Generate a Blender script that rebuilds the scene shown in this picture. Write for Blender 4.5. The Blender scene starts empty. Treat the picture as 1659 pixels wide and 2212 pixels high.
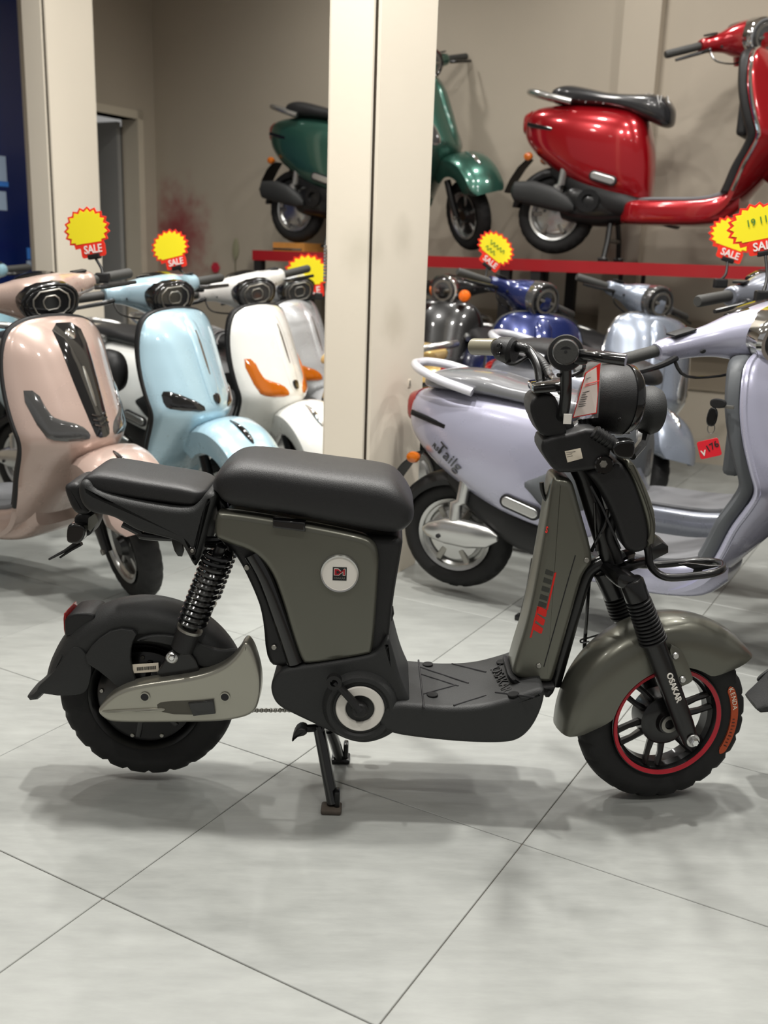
import bpy, math, random
from mathutils import Vector, Matrix

random.seed(7)
D = bpy.data
COL = bpy.context.scene.collection
SC = bpy.context.scene
V = Vector
PI = math.pi

# ------------------------------------------------------------------ camera
F, PIT, ROL, CH = 2134.5, .25478, .032927, 1.18915
FW = V((0, math.cos(PIT), -math.sin(PIT))); RT = V((1, 0, 0)); UP = RT.cross(FW)
CAM = V((0, 0, CH))
c_, s_ = math.cos(ROL), math.sin(ROL)
RC = RT * c_ + UP * s_
UC = UP * c_ - RT * s_
cd = D.cameras.new('camera'); cam = D.objects.new('camera', cd); COL.objects.link(cam)
M = Matrix((RC, UC, -FW)).transposed().to_4x4(); M.translation = CAM
cam.matrix_world = M
cd.sensor_fit = 'VERTICAL'; cd.sensor_height = 36; cd.lens = F / 2212 * 36
cd.clip_start = .05; cd.clip_end = 60
cd.dof.use_dof = True; cd.dof.focus_distance = 2.15; cd.dof.aperture_fstop = 34.7 / 9.0
SC.camera = cam


def ray(px, py):
    X, Y = px - 829.5, -(py - 1106)
    return FW + RC * (X / F) + UC * (Y / F)


def atY(px, py, Y):
    d = ray(px, py); return CAM + d * ((Y - CAM.y) / d.y)


def atZ(px, py, Z=0.):
    d = ray(px, py); return CAM + d * ((Z - CAM.z) / d.z)


def atPlane(px, py, P0, n):
    d = ray(px, py); return CAM + d * ((P0 - CAM).dot(n) / d.dot(n))


# ------------------------------------------------------------------ light
SC.view_settings.view_transform = 'Standard'
SC.view_settings.look = 'None'
SC.view_settings.exposure = 0.15
SC.view_settings.gamma = 1.0
SC.view_settings.use_curve_mapping = False
w = D.worlds.new('hall'); SC.world = w; w.use_nodes = True
w.node_tree.nodes['Background'].inputs[0].default_value = (1.0, .985, .955, 1)
w.node_tree.nodes['Background'].inputs[1].default_value = .26
CEIL = 3.55
LAMPS = [(-2.3, 1.2, .6), (-.9, .3, .8), (.7, .2, .8), (2.0, .4, .6), (-2.0, 2.9, .9), (-.42, 2.45, 2.3), (.50, 2.38, 2.3), (2.2, 2.0, .7),
         (-.95, 3.75, 1.5), (.75, 4.0, .5), (1.9, 3.3, .9), (-1.45, 4.9, .9), (.2, 4.9, .6), (1.7, 4.6, .7), (-.6, 6.3, .6), (1.1, 5.7, .5), (2.5, 5.0, .5)]
LAMP_W = 20.0

# ------------------------------------------------------------------ helpers
def lin(c):
    c /= 255.
    return c / 12.92 if c <= .04045 else ((c + .055) / 1.055) ** 2.4


MATS = {}


def mat(name, rgb, rough=.5, metal=0., coat=0., bump=None, var=0., trans=0., alpha=1., spec=.5, vscale=6., ior=1.45):
    if name in MATS: return MATS[name]
    m = D.materials.new(name); m.use_nodes = True
    nt = m.node_tree; b = nt.nodes['Principled BSDF']
    col = tuple(lin(x) for x in rgb) + (1,)
    b.inputs['Base Color'].default_value = col
    b.inputs['Roughness'].default_value = rough
    b.inputs['Metallic'].default_value = metal
    b.inputs['Coat Weight'].default_value = coat
    b.inputs['Coat Roughness'].default_value = .06
    b.inputs['Specular IOR Level'].default_value = spec
    b.inputs['Transmission Weight'].default_value = trans
    b.inputs['Alpha'].default_value = alpha
    b.inputs['IOR'].default_value = ior
    tc = nt.nodes.new('ShaderNodeTexCoord')
    if var > 0:
        n = nt.nodes.new('ShaderNodeTexNoise'); n.inputs['Scale'].default_value = vscale; n.inputs['Detail'].default_value = 5
        nt.links.new(tc.outputs['Object'], n.inputs['Vector'])
        mx = nt.nodes.new('ShaderNodeMix'); mx.data_type = 'RGBA'
        mx.inputs['A'].default_value = tuple(max(0, x * (1 - var)) for x in col[:3]) + (1,)
        mx.inputs['B'].default_value = tuple(min(1, x * (1 + var)) for x in col[:3]) + (1,)
        nt.links.new(n.outputs['Fac'], mx.inputs['Factor'])
        nt.links.new(mx.outputs['Result'], b.inputs['Base Color'])
    else:
        n = nt.nodes.new('ShaderNodeTexNoise'); n.inputs['Scale'].default_value = 14; n.inputs['Detail'].default_value = 3
        nt.links.new(tc.outputs['Object'], n.inputs['Vector'])
        mr = nt.nodes.new('ShaderNodeMapRange')
        mr.inputs['To Min'].default_value = max(0, rough * .88); mr.inputs['To Max'].default_value = min(1, rough * 1.12)
        nt.links.new(n.outputs['Fac'], mr.inputs['Value']); nt.links.new(mr.outputs['Result'], b.inputs['Roughness'])
    if bump:
        n2 = nt.nodes.new('ShaderNodeTexNoise'); n2.inputs['Scale'].default_value = bump[0]; n2.inputs['Detail'].default_value = 3
        nt.links.new(tc.outputs['Object'], n2.inputs['Vector'])
        bp = nt.nodes.new('ShaderNodeBump'); bp.inputs['Strength'].default_value = bump[1]; bp.inputs['Distance'].default_value = .002
        nt.links.new(n2.outputs['Fac'], bp.inputs['Height']); nt.links.new(bp.outputs['Normal'], b.inputs['Normal'])
    MATS[name] = m
    return m


class Geo:
    def __init__(s): s.v = []; s.f = []

    def add(s, v, f):
        o = len(s.v); s.v += [V(p) for p in v]; s.f += [tuple(i + o for i in q) for q in f]; return s

    def xf(s, fn):
        s.v = [V(fn(p)) for p in s.v]; return s


def build(name, g, m, parent=None, smooth=38, label=None, off=None):
    me = D.meshes.new(name)
    off = off if off is not None else (parent.get('_o') if parent is not None and '_o' in parent else None)
    o3 = V(off) if off is not None else V((0, 0, 0))
    me.from_pydata([tuple(p - o3) for p in g.v], [], g.f)
    me.validate()
    if smooth:
        for p in me.polygons: p.use_smooth = True
        me.set_sharp_from_angle(angle=math.radians(smooth))
    me.materials.append(m)
    o = D.objects.new(name, me); COL.objects.link(o)
    if parent is not None: o.parent = parent
    if label: o['label'] = label
    return o


def tag(o, label, cat, group=None):
    o['label'] = label; o['category'] = cat
    if group: o['group'] = group
    return o


def thing(name, label, cat, loc=(0, 0, 0), rot=(0, 0, 0), group=None, worldgeo=False):
    o = D.objects.new(name, None); COL.objects.link(o); o.location = loc; o.rotation_euler = rot
    o.empty_display_size = .1
    tag(o, label, cat, group)
    OFF[o.name] = V(loc) if worldgeo else V((0, 0, 0))
    return o


OFF = {}


def part(name, g, m, parent, smooth=38, label=None):
    p = parent
    while p.parent: p = p.parent
    return build(name, g, m, parent, smooth, label, off=OFF.get(p.name, (0, 0, 0)))


def struct(name, g, m, parent=None, smooth=0):
    o = build(name, g, m, parent, smooth)
    if parent is None: o['kind'] = 'structure'
    return o


def chaikin(p, it=2, closed=True):
    p = [tuple(q) for q in p]
    for _ in range(it):
        q = []
        n = len(p)
        rng = range(n) if closed else range(n - 1)
        if not closed: q.append(p[0])
        for i in rng:
            a, b = p[i], p[(i + 1) % n]
            q.append(tuple(.75 * x + .25 * y for x, y in zip(a, b))); q.append(tuple(.25 * x + .75 * y for x, y in zip(a, b)))
        if not closed: q.append(p[-1])
        p = q
    return p


def catmull(p, n=6, closed=False):
    p = [V(q) for q in p]; out = []
    N = len(p)
    for i in range(N if closed else N - 1):
        if closed: a, b, c, d = p[(i - 1) % N], p[i], p[(i + 1) % N], p[(i + 2) % N]
        else: a, b, c, d = p[max(i - 1, 0)], p[i], p[i + 1], p[min(i + 2, N - 1)]
        for k in range(n):
            t = k / n
            out.append(.5 * ((2 * b) + (c - a) * t + (2 * a - 5 * b + 4 * c - d) * t * t + (3 * b - a - 3 * c + d) * t ** 3))
    if not closed: out.append(p[-1])
    return out


def area2(p):
    return sum(p[i][0] * p[(i + 1) % len(p)][1] - p[(i + 1) % len(p)][0] * p[i][1] for i in range(len(p))) / 2


def inset(p, d):
    n = len(p); out = []
    for i in range(n):
        a, b, c = p[i - 1], p[i], p[(i + 1) % n]
        e1 = (b[0] - a[0], b[1] - a[1]); e2 = (c[0] - b[0], c[1] - b[1])
        l1 = math.hypot(*e1) or 1e-9; l2 = math.hypot(*e2) or 1e-9
        n1 = (-e1[1] / l1, e1[0] / l1); n2 = (-e2[1] / l2, e2[0] / l2)
        m = (n1[0] + n2[0], n1[1] + n2[1]); q = m[0] * m[0] + m[1] * m[1]
        k = 2 / max(q, .8)
        out.append((b[0] + m[0] * k * d / 1.0, b[1] + m[1] * k * d / 1.0))
    for _ in range(10):  # collapse edges that turned over
        bad = [(out[(i + 1) % n][0] - out[i][0]) * (p[(i + 1) % n][0] - p[i][0]) + (out[(i + 1) % n][1] - out[i][1]) * (p[(i + 1) % n][1] - p[i][1]) < -1e-12 for i in range(n)]
        if not any(bad) or all(bad): break
        st = next(i for i in range(n) if not bad[i - 1])
        i = 0
        while i < n:
            a = (st + i) % n
            if bad[a]:
                run = [a]; j = i
                while j < n and bad[(st + j) % n]:
                    run.append((st + j + 1) % n); j += 1
                mx = sum(out[q][0] for q in run) / len(run); my = sum(out[q][1] for q in run) / len(run)
                for q in run: out[q] = (mx, my)
                i = j + 1
            else: i += 1
    return out


def rx(out2, org, U, Vv, W, w0, w1, r, seg=4, r2=None, g=None):
    """rounded extrusion of a closed outline: (u,v) in the frame org/U/V, from w0 to w1 along W"""
    g = g or Geo()
    p = list(out2)
    if area2(p) < 0: p = p[::-1]
    n = len(p); r2 = r if r2 is None else r2
    lay = []
    sup = min(.0025, max(r, r2) * .5)
    if r > .002: lay.append((r + sup, w0))
    for i in range(seg + 1):
        a = i / seg * PI / 2
        lay.append((r * (1 - math.sin(a)), w0 + r * (1 - math.cos(a))))
    for i in range(seg, -1, -1):
        a = i / seg * PI / 2
        lay.append((r2 * (1 - math.sin(a)), w1 - r2 * (1 - math.cos(a))))
    if r2 > .002: lay.append((r2 + sup, w1))
    vs, fs = [], []
    for ins, ww in lay:
        q = inset(p, ins) if ins > 1e-6 else p
        vs += [org + U * a + Vv * b + W * ww for a, b in q]
    flip = U.cross(Vv).dot(W) > 0
    for k in range(len(lay) - 1):
        for i in range(n):
            j = (i + 1) % n
            f = (k * n + i, k * n + j, (k + 1) * n + j, (k + 1) * n + i)
            fs.append(f if flip else f[::-1])
    b = (len(lay) - 1) * n
    f0 = tuple(range(n))[::-1]; f1 = tuple(b + i for i in range(n))
    fs.append(f0 if flip else f0[::-1]); fs.append(f1 if flip else f1[::-1])
    return g.add(vs, fs)


def rrect(w, h, r, k=4):
    p = []
    for cx, cy, a0 in ((w / 2 - r, h / 2 - r, 0), (-w / 2 + r, h / 2 - r, 90), (-w / 2 + r, -h / 2 + r, 180), (w / 2 - r, -h / 2 + r, 270)):
        for i in range(k + 1):
            a = math.radians(a0 + 90 * i / k); p.append((cx + r * math.cos(a), cy + r * math.sin(a)))
    return p


def box(c, s, r=.003, X=V((1, 0, 0)), Y=V((0, 1, 0)), Z=V((0, 0, 1)), seg=2, g=None):
    r = min(r, min(s) * .45)
    return rx(rrect(s[0], s[2], max(r, 1e-4), 2), V(c), X, Z, Y, -s[1] / 2, s[1] / 2, r, seg, g=g)


def plainbox(lo, hi, g=None):
    g = g or Geo(); x0, y0, z0 = lo; x1, y1, z1 = hi
    return g.add([(x0, y0, z0), (x1, y0, z0), (x1, y1, z0), (x0, y1, z0), (x0, y0, z1), (x1, y0, z1), (x1, y1, z1), (x0, y1, z1)],
                 [(0, 3, 2, 1), (4, 5, 6, 7), (0, 1, 5, 4), (1, 2, 6, 5), (2, 3, 7, 6), (3, 0, 4, 7)])


def perp(d):
    d = d.normalized(); a = V((0, 0, 1)) if abs(d.z) < .9 else V((1, 0, 0))
    u = a.cross(d).normalized(); return u, d.cross(u).normalized()


def tube(path, r, n=10, closed=False, g=None, smooth=0, flat=1.):
    g = g or Geo()
    path = [V(p) for p in path]
    if smooth: path = catmull(path, smooth, closed)
    N = len(path); rs = r if isinstance(r, (list, tuple)) else [r] * N
    if len(rs) != N: rs = [rs[0] + (rs[-1] - rs[0]) * i / (N - 1) for i in range(N)]
    u = None; vs = []
    for i, p in enumerate(path):
        if closed: t = path[(i + 1) % N] - path[i - 1]
        else: t = path[min(i + 1, N - 1)] - path[max(i - 1, 0)]
        t.normalize()
        if u is None: u, _ = perp(t)
        else:
            u = u - t * u.dot(t)
            u = u.normalized() if u.length > 1e-6 else perp(t)[0]
        vv = t.cross(u)
        for k in range(n):
            a = 2 * PI * k / n
            vs.append(p + (u * math.cos(a) + vv * math.sin(a) * flat) * rs[i])
    fs = []
    for i in range(N if closed else N - 1):
        for k in range(n):
            a, b = i * n + k, i * n + (k + 1) % n
            c = ((i + 1) % N) * n
            fs.append((a, b, c + (k + 1) % n, c + k))
    if not closed:
        fs.append(tuple(range(n))[::-1]); fs.append(tuple((N - 1) * n + k for k in range(n)))
    return g.add(vs, fs)


def lathe(prof, org, ax, n=48, g=None, closed=False, mod=None, u=None, arc=None):
    """prof [(r,h)]; rotates around ax through org. mod(i,row,r)->r"""
    g = g or Geo(); ax = V(ax).normalized()
    if u is None: u, v = perp(ax)
    else: u = (u - ax * u.dot(ax)).normalized(); v = ax.cross(u)
    vs, fs = [], []; m = len(prof)
    a0, a1 = arc if arc else (0, 2 * PI)
    N = n if not arc else n + 1
    for i in range(N):
        a = a0 + (a1 - a0) * i / n
        d = u * math.cos(a) + v * math.sin(a)
        for j, (r, h) in enumerate(prof):
            rr = mod(i, j, r) if mod else r
            vs.append(V(org) + d * rr + ax * h)
    for i in range(n):
        k = (i + 1) % N if not arc else i + 1
        for j in range(m if closed else m - 1):
            l = (j + 1) % m
            fs.append((i * m + j, k * m + j, k * m + l, i * m + l))
    return g.add(vs, fs)


def disc(org, ax, r, h, bev=.002, n=32, g=None):
    """solid cylinder from org along ax, height h, bevelled"""
    return lathe([(1e-5, 0), (r - bev, 0), (r, bev), (r, h - bev), (r - bev, h), (1e-5, h)], org, ax, n, g)


def ringg(org, ax, r0, r1, h, n=40, g=None):
    return lathe([(r0, 0), (r1, 0), (r1, h), (r0, h)], org, ax, n, g, closed=True)


def sring(c, U, Vv, ru, rv, n=24, p=2.4):
    o = []
    for i in range(n):
        a = 2 * PI * i / n; ca, sa = math.cos(a), math.sin(a)
        o.append(V(c) + U * (ru * math.copysign(abs(ca) ** (2 / p), ca)) + Vv * (rv * math.copysign(abs(sa) ** (2 / p), sa)))
    return o


def loft(rings, g=None, cap=True):
    g = g or Geo(); n = len(rings[0]); vs = [p for r in rings for p in r]; fs = []
    for k in range(len(rings) - 1):
        for i in range(n):
            j = (i + 1) % n; fs.append((k * n + i, k * n + j, (k + 1) * n + j, (k + 1) * n + i))
    if cap:
        fs.append(tuple(range(n))[::-1]); b = (len(rings) - 1) * n; fs.append(tuple(b + i for i in range(n)))
    return g.add(vs, fs)


def interp(tab, x):
    for (x0, *a), (x1, *b) in zip(tab, tab[1:]):
        if x <= x1:
            t = (x - x0) / (x1 - x0); t = max(0, t)
            return [p + (q - p) * t for p, q in zip(a, b)]
    return list(tab[-1][1:])


def smtab(tab, n=4):
    """catmull resample of a table of rows"""
    out = []
    N = len(tab)
    for i in range(N - 1):
        a, b, c, d = tab[max(i - 1, 0)], tab[i], tab[i + 1], tab[min(i + 2, N - 1)]
        for k in range(n):
            t = k / n
            out.append([.5 * (2 * q + (r - p) * t + (2 * p - 5 * q + 4 * r - s) * t * t + (3 * q - p - 3 * r + s) * t ** 3)
                        for p, q, r, s in zip(a, b, c, d)])
    out.append(list(tab[-1])); return out


def loftx(tab, n=28, p=2.8, sub=4, g=None, cap=True):
    """loft along local x; rows (x, zlow, zhigh, halfwidth)"""
    return loft([sring(V((x, 0, (zl + zh) / 2)), V((0, 1, 0)), V((0, 0, 1)), max(hw, .002), max((zh - zl) / 2, .002), n, p)
                 for x, zl, zh, hw in smtab(tab, sub)], g, cap)


TXT = {}


def text_geo(s, size, ext=.0006, bold=0.):
    k = (s, size, ext, bold)
    if k not in TXT:
        cu = D.curves.new('lettering', 'FONT'); cu.body = s; cu.size = size; cu.extrude = ext; cu.resolution_u = 3
        cu.offset = bold; cu.align_x = 'CENTER'; cu.align_y = 'CENTER'
        o = D.objects.new('lettering', cu); COL.objects.link(o)
        dg = bpy.context.evaluated_depsgraph_get(); dg.update()
        me = D.meshes.new_from_object(o.evaluated_get(dg))
        TXT[k] = ([v.co.copy() for v in me.vertices], [tuple(p.vertices) for p in me.polygons])
        D.objects.remove(o); D.curves.remove(cu); D.meshes.remove(me)
    return TXT[k]


def lettering(s, size, org, U, Vv, g=None, ext=.0006, bold=0.):
    g = g or Geo(); U = V(U).normalized(); Vv = V(Vv); Vv = (Vv - U * Vv.dot(U)).normalized(); N = U.cross(Vv)
    v, f = text_geo(s, size, ext, bold)
    return g.add([V(org) + U * p.x + Vv * p.y + N * p.z for p in v], f)


def copy_tree(o, parent=None):
    c = o.copy(); COL.objects.link(c)
    if parent is not None:
        c.parent = parent; c.matrix_parent_inverse = o.matrix_parent_inverse.copy()
    for ch in list(o.children): copy_tree(ch, c)
    return c


# ------------------------------------------------------------------ materials
K_plastic = mat('black_plastic', (23, 23, 24), .48, bump=(420, .25))
K_rough = mat('charcoal_textured_plastic', (37, 38, 38), .55, bump=(500, .35))
K_gloss = mat('gloss_black', (14, 14, 15), .18, coat=.6)
K_metal = mat('black_painted_metal', (14, 14, 15), .3, coat=.25)
K_rubber = mat('tyre_rubber', (20, 20, 20), .7, bump=(180, .25))
K_leather = mat('black_leatherette', (34, 34, 35), .46, bump=(650, .3))
K_olive = mat('olive_grey_metallic', (103, 103, 94), .32, .62, coat=.15, var=.06)
K_bronze = mat('silver_bronze_metallic', (165, 163, 152), .3, .75, var=.05)
K_silver = mat('silver_metal', (196, 196, 194), .25, .9)
K_chrome = mat('chrome', (225, 225, 225), .08, 1.)
K_steel = mat('dull_steel', (150, 148, 142), .35, .9)
K_white = mat('white_plastic', (228, 224, 216), .4)
K_red = mat('rim_red', (176, 28, 44), .4)
K_redlogo = mat('logo_red', (208, 30, 20), .45)
K_darklogo = mat('logo_dark_grey', (52, 53, 48), .5)
K_darkred = mat('badge_dark_red', (165, 20, 35), .45)
K_orange = mat('tyre_label_orange', (170, 70, 32), .6)
K_cream = mat('label_cream', (226, 216, 198), .6)
K_paper = mat('printed_paper', (222, 208, 200), .6)
K_ink = mat('ink_black', (30, 30, 32), .6)
K_green = mat('ink_green', (60, 130, 60), .6)
K_lensred = mat('red_lens', (150, 16, 18), .15, coat=.8)
K_amber = mat('amber_lens', (190, 98, 10), .12, coat=.9)
K_lens = mat('clear_lamp_lens', (70, 70, 70), .08, .2, coat=1.)
K_glassdark = mat('smoked_lens', (22, 22, 23), .08, coat=1.)
K_clear = mat('clear_film', (235, 235, 235), .12, trans=.85, alpha=.28)
K_hole = mat('deep_black_rubber', (6, 6, 6), .8)
K_grip = mat('grip_rubber', (60, 60, 58), .6, bump=(300, .3))
K_wrapgrip = mat('film_wrapped_grip', (120, 116, 100), .3, coat=.5)
K_mat = mat('floor_mat_grey', (112, 113, 116), .6, bump=(200, .3))
K_yellow = mat('sign_yellow', (255, 238, 40), .55)
K_signred = mat('sign_red', (240, 52, 34), .55)
K_signwhite = mat('sign_letter_white', (245, 235, 230), .5)

# ------------------------------------------------------------------ room
YAW = -.51714
A = V((math.cos(YAW), math.sin(YAW), 0)); B = V((-math.sin(YAW), math.cos(YAW), 0)); Z = V((0, 0, 1))
TORG = V((-.5048, 1.6123, 0))


def wcoords(o):  # room frame helper
    return o


def m_tile():
    m = D.materials.new('grey_porcelain_tile'); m.use_nodes = True; nt = m.node_tree; b = nt.nodes['Principled BSDF']
    g = nt.nodes.new('ShaderNodeNewGeometry'); oi = nt.nodes.new('ShaderNodeObjectInfo')
    mp = nt.nodes.new('ShaderNodeMapping'); mp.inputs['Rotation'].default_value = (0, 0, -.25); mp.inputs['Scale'].default_value = (1, 4.5, 1)
    nt.links.new(g.outputs['Position'], mp.inputs['Vector'])
    n1 = nt.nodes.new('ShaderNodeTexNoise'); n1.inputs['Scale'].default_value = 7; n1.inputs['Detail'].default_value = 8; n1.inputs['Roughness'].default_value = .72
    nt.links.new(mp.outputs['Vector'], n1.inputs['Vector'])
    n2 = nt.nodes.new('ShaderNodeTexNoise'); n2.inputs['Scale'].default_value = 2.2; n2.inputs['Detail'].default_value = 3
    nt.links.new(g.outputs['Position'], n2.inputs['Vector'])
    r = nt.nodes.new('ShaderNodeValToRGB')
    r.color_ramp.elements[0].position = .25; r.color_ramp.elements[0].color = (lin(125), lin(127), lin(124), 1)
    r.color_ramp.elements[1].position = .8; r.color_ramp.elements[1].color = (lin(161), lin(163), lin(159), 1)
    a = nt.nodes.new('ShaderNodeMath'); a.operation = 'MULTIPLY_ADD'; a.inputs[1].default_value = .55
    m2 = nt.nodes.new('ShaderNodeMath'); m2.operation = 'MULTIPLY'; m2.inputs[1].default_value = .45
    nt.links.new(n2.outputs['Fac'], m2.inputs[0]); nt.links.new(n1.outputs['Fac'], a.inputs[0]); nt.links.new(m2.outputs[0], a.inputs[2])
    ad = nt.nodes.new('ShaderNodeMath'); ad.operation = 'MULTIPLY_ADD'; ad.inputs[1].default_value = .1
    nt.links.new(oi.outputs['Random'], ad.inputs[0]); nt.links.new(a.outputs[0], ad.inputs[2])
    nt.links.new(ad.outputs[0], r.inputs['Fac']); nt.links.new(r.outputs['Color'], b.inputs['Base Color'])
    mr = nt.nodes.new('ShaderNodeMapRange'); mr.inputs['To Min'].default_value = .3; mr.inputs['To Max'].default_value = .52
    nt.links.new(n1.outputs['Fac'], mr.inputs['Value']); nt.links.new(mr.outputs['Result'], b.inputs['Roughness'])
    bp = nt.nodes.new('ShaderNodeBump'); bp.inputs['Strength'].default_value = .12; bp.inputs['Distance'].default_value = .003
    nt.links.new(n1.outputs['Fac'], bp.inputs['Height']); nt.links.new(bp.outputs['Normal'], b.inputs['Normal'])
    return m


K_tile = m_tile()
K_grout = mat('grout', (112, 105, 98), .9, var=.2)


def m_wall(name, rgb, stains):
    """painted plaster with soft marks; stains: (point, radius, rgb, strength, stretch z)"""
    m = D.materials.new(name); m.use_nodes = True; nt = m.node_tree; b = nt.nodes['Principled BSDF']
    b.inputs['Roughness'].default_value = .75
    g = nt.nodes.new('ShaderNodeNewGeometry')
    n = nt.nodes.new('ShaderNodeTexNoise'); n.inputs['Scale'].default_value = 1.6; n.inputs['Detail'].default_value = 6
    nt.links.new(g.outputs['Position'], n.inputs['Vector'])
    mx = nt.nodes.new('ShaderNodeMix'); mx.data_type = 'RGBA'
    c = [lin(x) for x in rgb]
    mx.inputs['A'].default_value = (c[0] * .93, c[1] * .93, c[2] * .93, 1); mx.inputs['B'].default_value = (*[min(1, x * 1.05) for x in c], 1)
    nt.links.new(n.outputs['Fac'], mx.inputs['Factor'])
    cur = mx.outputs['Result']
    n3 = nt.nodes.new('ShaderNodeTexNoise'); n3.inputs['Scale'].default_value = 9; n3.inputs['Detail'].default_value = 4
    nt.links.new(g.outputs['Position'], n3.inputs['Vector'])
    for P, rad, col, st, sz in stains:
        sub = nt.nodes.new('ShaderNodeVectorMath'); sub.operation = 'SUBTRACT'; sub.inputs[1].default_value = tuple(P)
        nt.links.new(g.outputs['Position'], sub.inputs[0])
        sc = nt.nodes.new('ShaderNodeVectorMath'); sc.operation = 'MULTIPLY'; sc.inputs[1].default_value = (1, 1, 1 / sz)
        nt.links.new(sub.outputs['Vector'], sc.inputs[0])
        ln = nt.nodes.new('ShaderNodeVectorMath'); ln.operation = 'LENGTH'; nt.links.new(sc.outputs['Vector'], ln.inputs[0])
        na = nt.nodes.new('ShaderNodeMath'); na.operation = 'MULTIPLY_ADD'; na.inputs[1].default_value = rad * .9
        nt.links.new(n3.outputs['Fac'], na.inputs[0]); nt.links.new(ln.outputs['Value'], na.inputs[2])
        mr = nt.nodes.new('ShaderNodeMapRange'); mr.interpolation_type = 'SMOOTHSTEP'
        mr.inputs['From Min'].default_value = rad * .45; mr.inputs['From Max'].default_value = rad * 1.45
        mr.inputs['To Min'].default_value = st; mr.inputs['To Max'].default_value = 0
        nt.links.new(na.outputs[0], mr.inputs['Value'])
        k = nt.nodes.new('ShaderNodeMix'); k.data_type = 'RGBA'; k.inputs['B'].default_value = (*[lin(x) for x in col], 1)
        nt.links.new(mr.outputs['Result'], k.inputs['Factor']); nt.links.new(cur, k.inputs['A']); cur = k.outputs['Result']
    nt.links.new(cur, b.inputs['Base Color'])
    bp = nt.nodes.new('ShaderNodeBump'); bp.inputs['Strength'].default_value = .08; bp.inputs['Distance'].default_value = .003
    n4 = nt.nodes.new('ShaderNodeTexNoise'); n4.inputs['Scale'].default_value = 60
    nt.links.new(g.outputs['Position'], n4.inputs['Vector']); nt.links.new(n4.outputs['Fac'], bp.inputs['Height']); nt.links.new(bp.outputs['Normal'], b.inputs['Normal'])
    return m


def rbox(P, da, db, z0, z1, g=None):
    """box in the room frame: from point P, extent da along A, db along B"""
    g = g or Geo(); P = V((P.x, P.y, 0))
    q = [P, P + A * da, P + A * da + B * db, P + B * db]
    vs = [p + Z * z0 for p in q] + [p + Z * z1 for p in q]
    f = [(0, 3, 2, 1), (4, 5, 6, 7), (0, 1, 5, 4), (1, 2, 6, 5), (2, 3, 7, 6), (3, 0, 4, 7)]
    if da * db < 0: f = [x[::-1] for x in f]
    return g.add(vs, f)


# floor: grout bed + individual tiles
fl = struct('floor', rbox(TORG + A * -7 + B * -6, 14, 16, -.08, -.0035), K_grout)
tm = None
T0 = .6
for i in range(-9, 8):
    for j in range(-4, 14):
        c = TORG + A * (i * T0) + B * (j * T0)
        cc = c + (A + B) * T0 / 2
        dv = cc - CAM
        dep = dv.dot(FW)
        if dep < .3 or cc.y > 9.3: continue
        X = dv.dot(RC) / dep * F; 
        if abs(X) > 829 + 1100 / max(dep, .6): continue
        if tm is None:
            g = rx(rrect(T0 - .0019, T0 - .0019, .002, 1), V((0, 0, 0)), V((1, 0, 0)), V((0, 1, 0)), V((0, 0, -1)), 0, .012, .0012, 1)
            o = build('tile', g, K_tile, fl, 0); tm = o.data
        else:
            o = D.objects.new('tile', tm); COL.objects.link(o); o.parent = fl
        o.location = cc; o.rotation_euler = (0, 0, YAW)

CORN = V((-1.89, 8.22, 0))
_bn = V((-B.x, -B.y, 0))
stP = atPlane(385, 515, CORN, B); stP2 = atPlane(548, 585, CORN, B); stP3 = atPlane(470, 580, CORN, B)
K_wall = m_wall('beige_wall_paint', (178, 168, 152), [(stP, .40, (142, 46, 54), .95, 1.4), (stP2, .1, (40, 36, 38), .55, 1.4), (stP + V((.3, -.1, -.25)), .12, (120, 40, 44), .5, 1.)])
K_wall2 = m_wall('beige_side_wall_paint', (180, 170, 154), [])
K_panel = m_wall('cream_pillar_panel', (228, 219, 202), [(V((.02, 3.55, .95)), .12, (190, 180, 160), .5, 1.), (V((.03, 3.6, 1.25)), .1, (196, 188, 170), .5, 1.), (V((-.1, 3.45, 1.2)), .1, (190, 184, 165), .4, 1.3)])
struct('wall_back', rbox(CORN + A * -.2, 7.5, .2, -.05, CEIL), K_wall)
# left wall with a door opening: t measured from the corner towards the room (-B)
DT0, DT1, DH = .2, 1.02, 2.13
g = rbox(CORN, -.15, -DT0, -.05, CEIL); rbox(CORN + B * -DT1, -.15, -6.0, -.05, CEIL, g); rbox(CORN + B * -DT0, -.15, -(DT1 - DT0), DH, CEIL, g)
struct('wall_left', g, K_wall2)
struct('ceiling', rbox(TORG + A * -6 + B * -4.5, 12, 13, CEIL, CEIL + .1), mat('ceiling_paint', (225, 222, 214), .8, var=.03))
# door: frame trim, leaf ajar, dim room beyond
K_trim = mat('door_trim_paint', (205, 196, 178), .5, var=.04)
g = rbox(CORN + B * -(DT0 - .06) + A * .012, -.17, -.06, 0, DH + .06)
rbox(CORN + B * -DT1 + A * .012, -.17, -.06, 0, DH + .06, g); rbox(CORN + B * -(DT0 - .06) + A * .012, -.17, -(DT1 - DT0 + .12), DH, DH + .06, g)
struct('trim_1', g, K_trim)
K_leaf = mat('grey_door_leaf', (150, 150, 148), .5, var=.05)
dl = struct('door_1', rbox(CORN + B * -(DT0 + .02) + A * -.15, -.78, -.04, .01, DH - .02), K_leaf)
hp = CORN + B * -(DT0 + .06) + A * -.86
part('door_handle', tube([hp + Z * 1.0, hp + Z * 1.0 - B * .05, hp + Z * 1.0 - B * .05 + A * .1], .009, 8), K_steel, dl)
part('door_edge_plate', rbox(CORN + B * -(DT0 + .005) + A * -.152, -.01, -.015, .05, DH - .05), K_ink, dl, 0)
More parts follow.
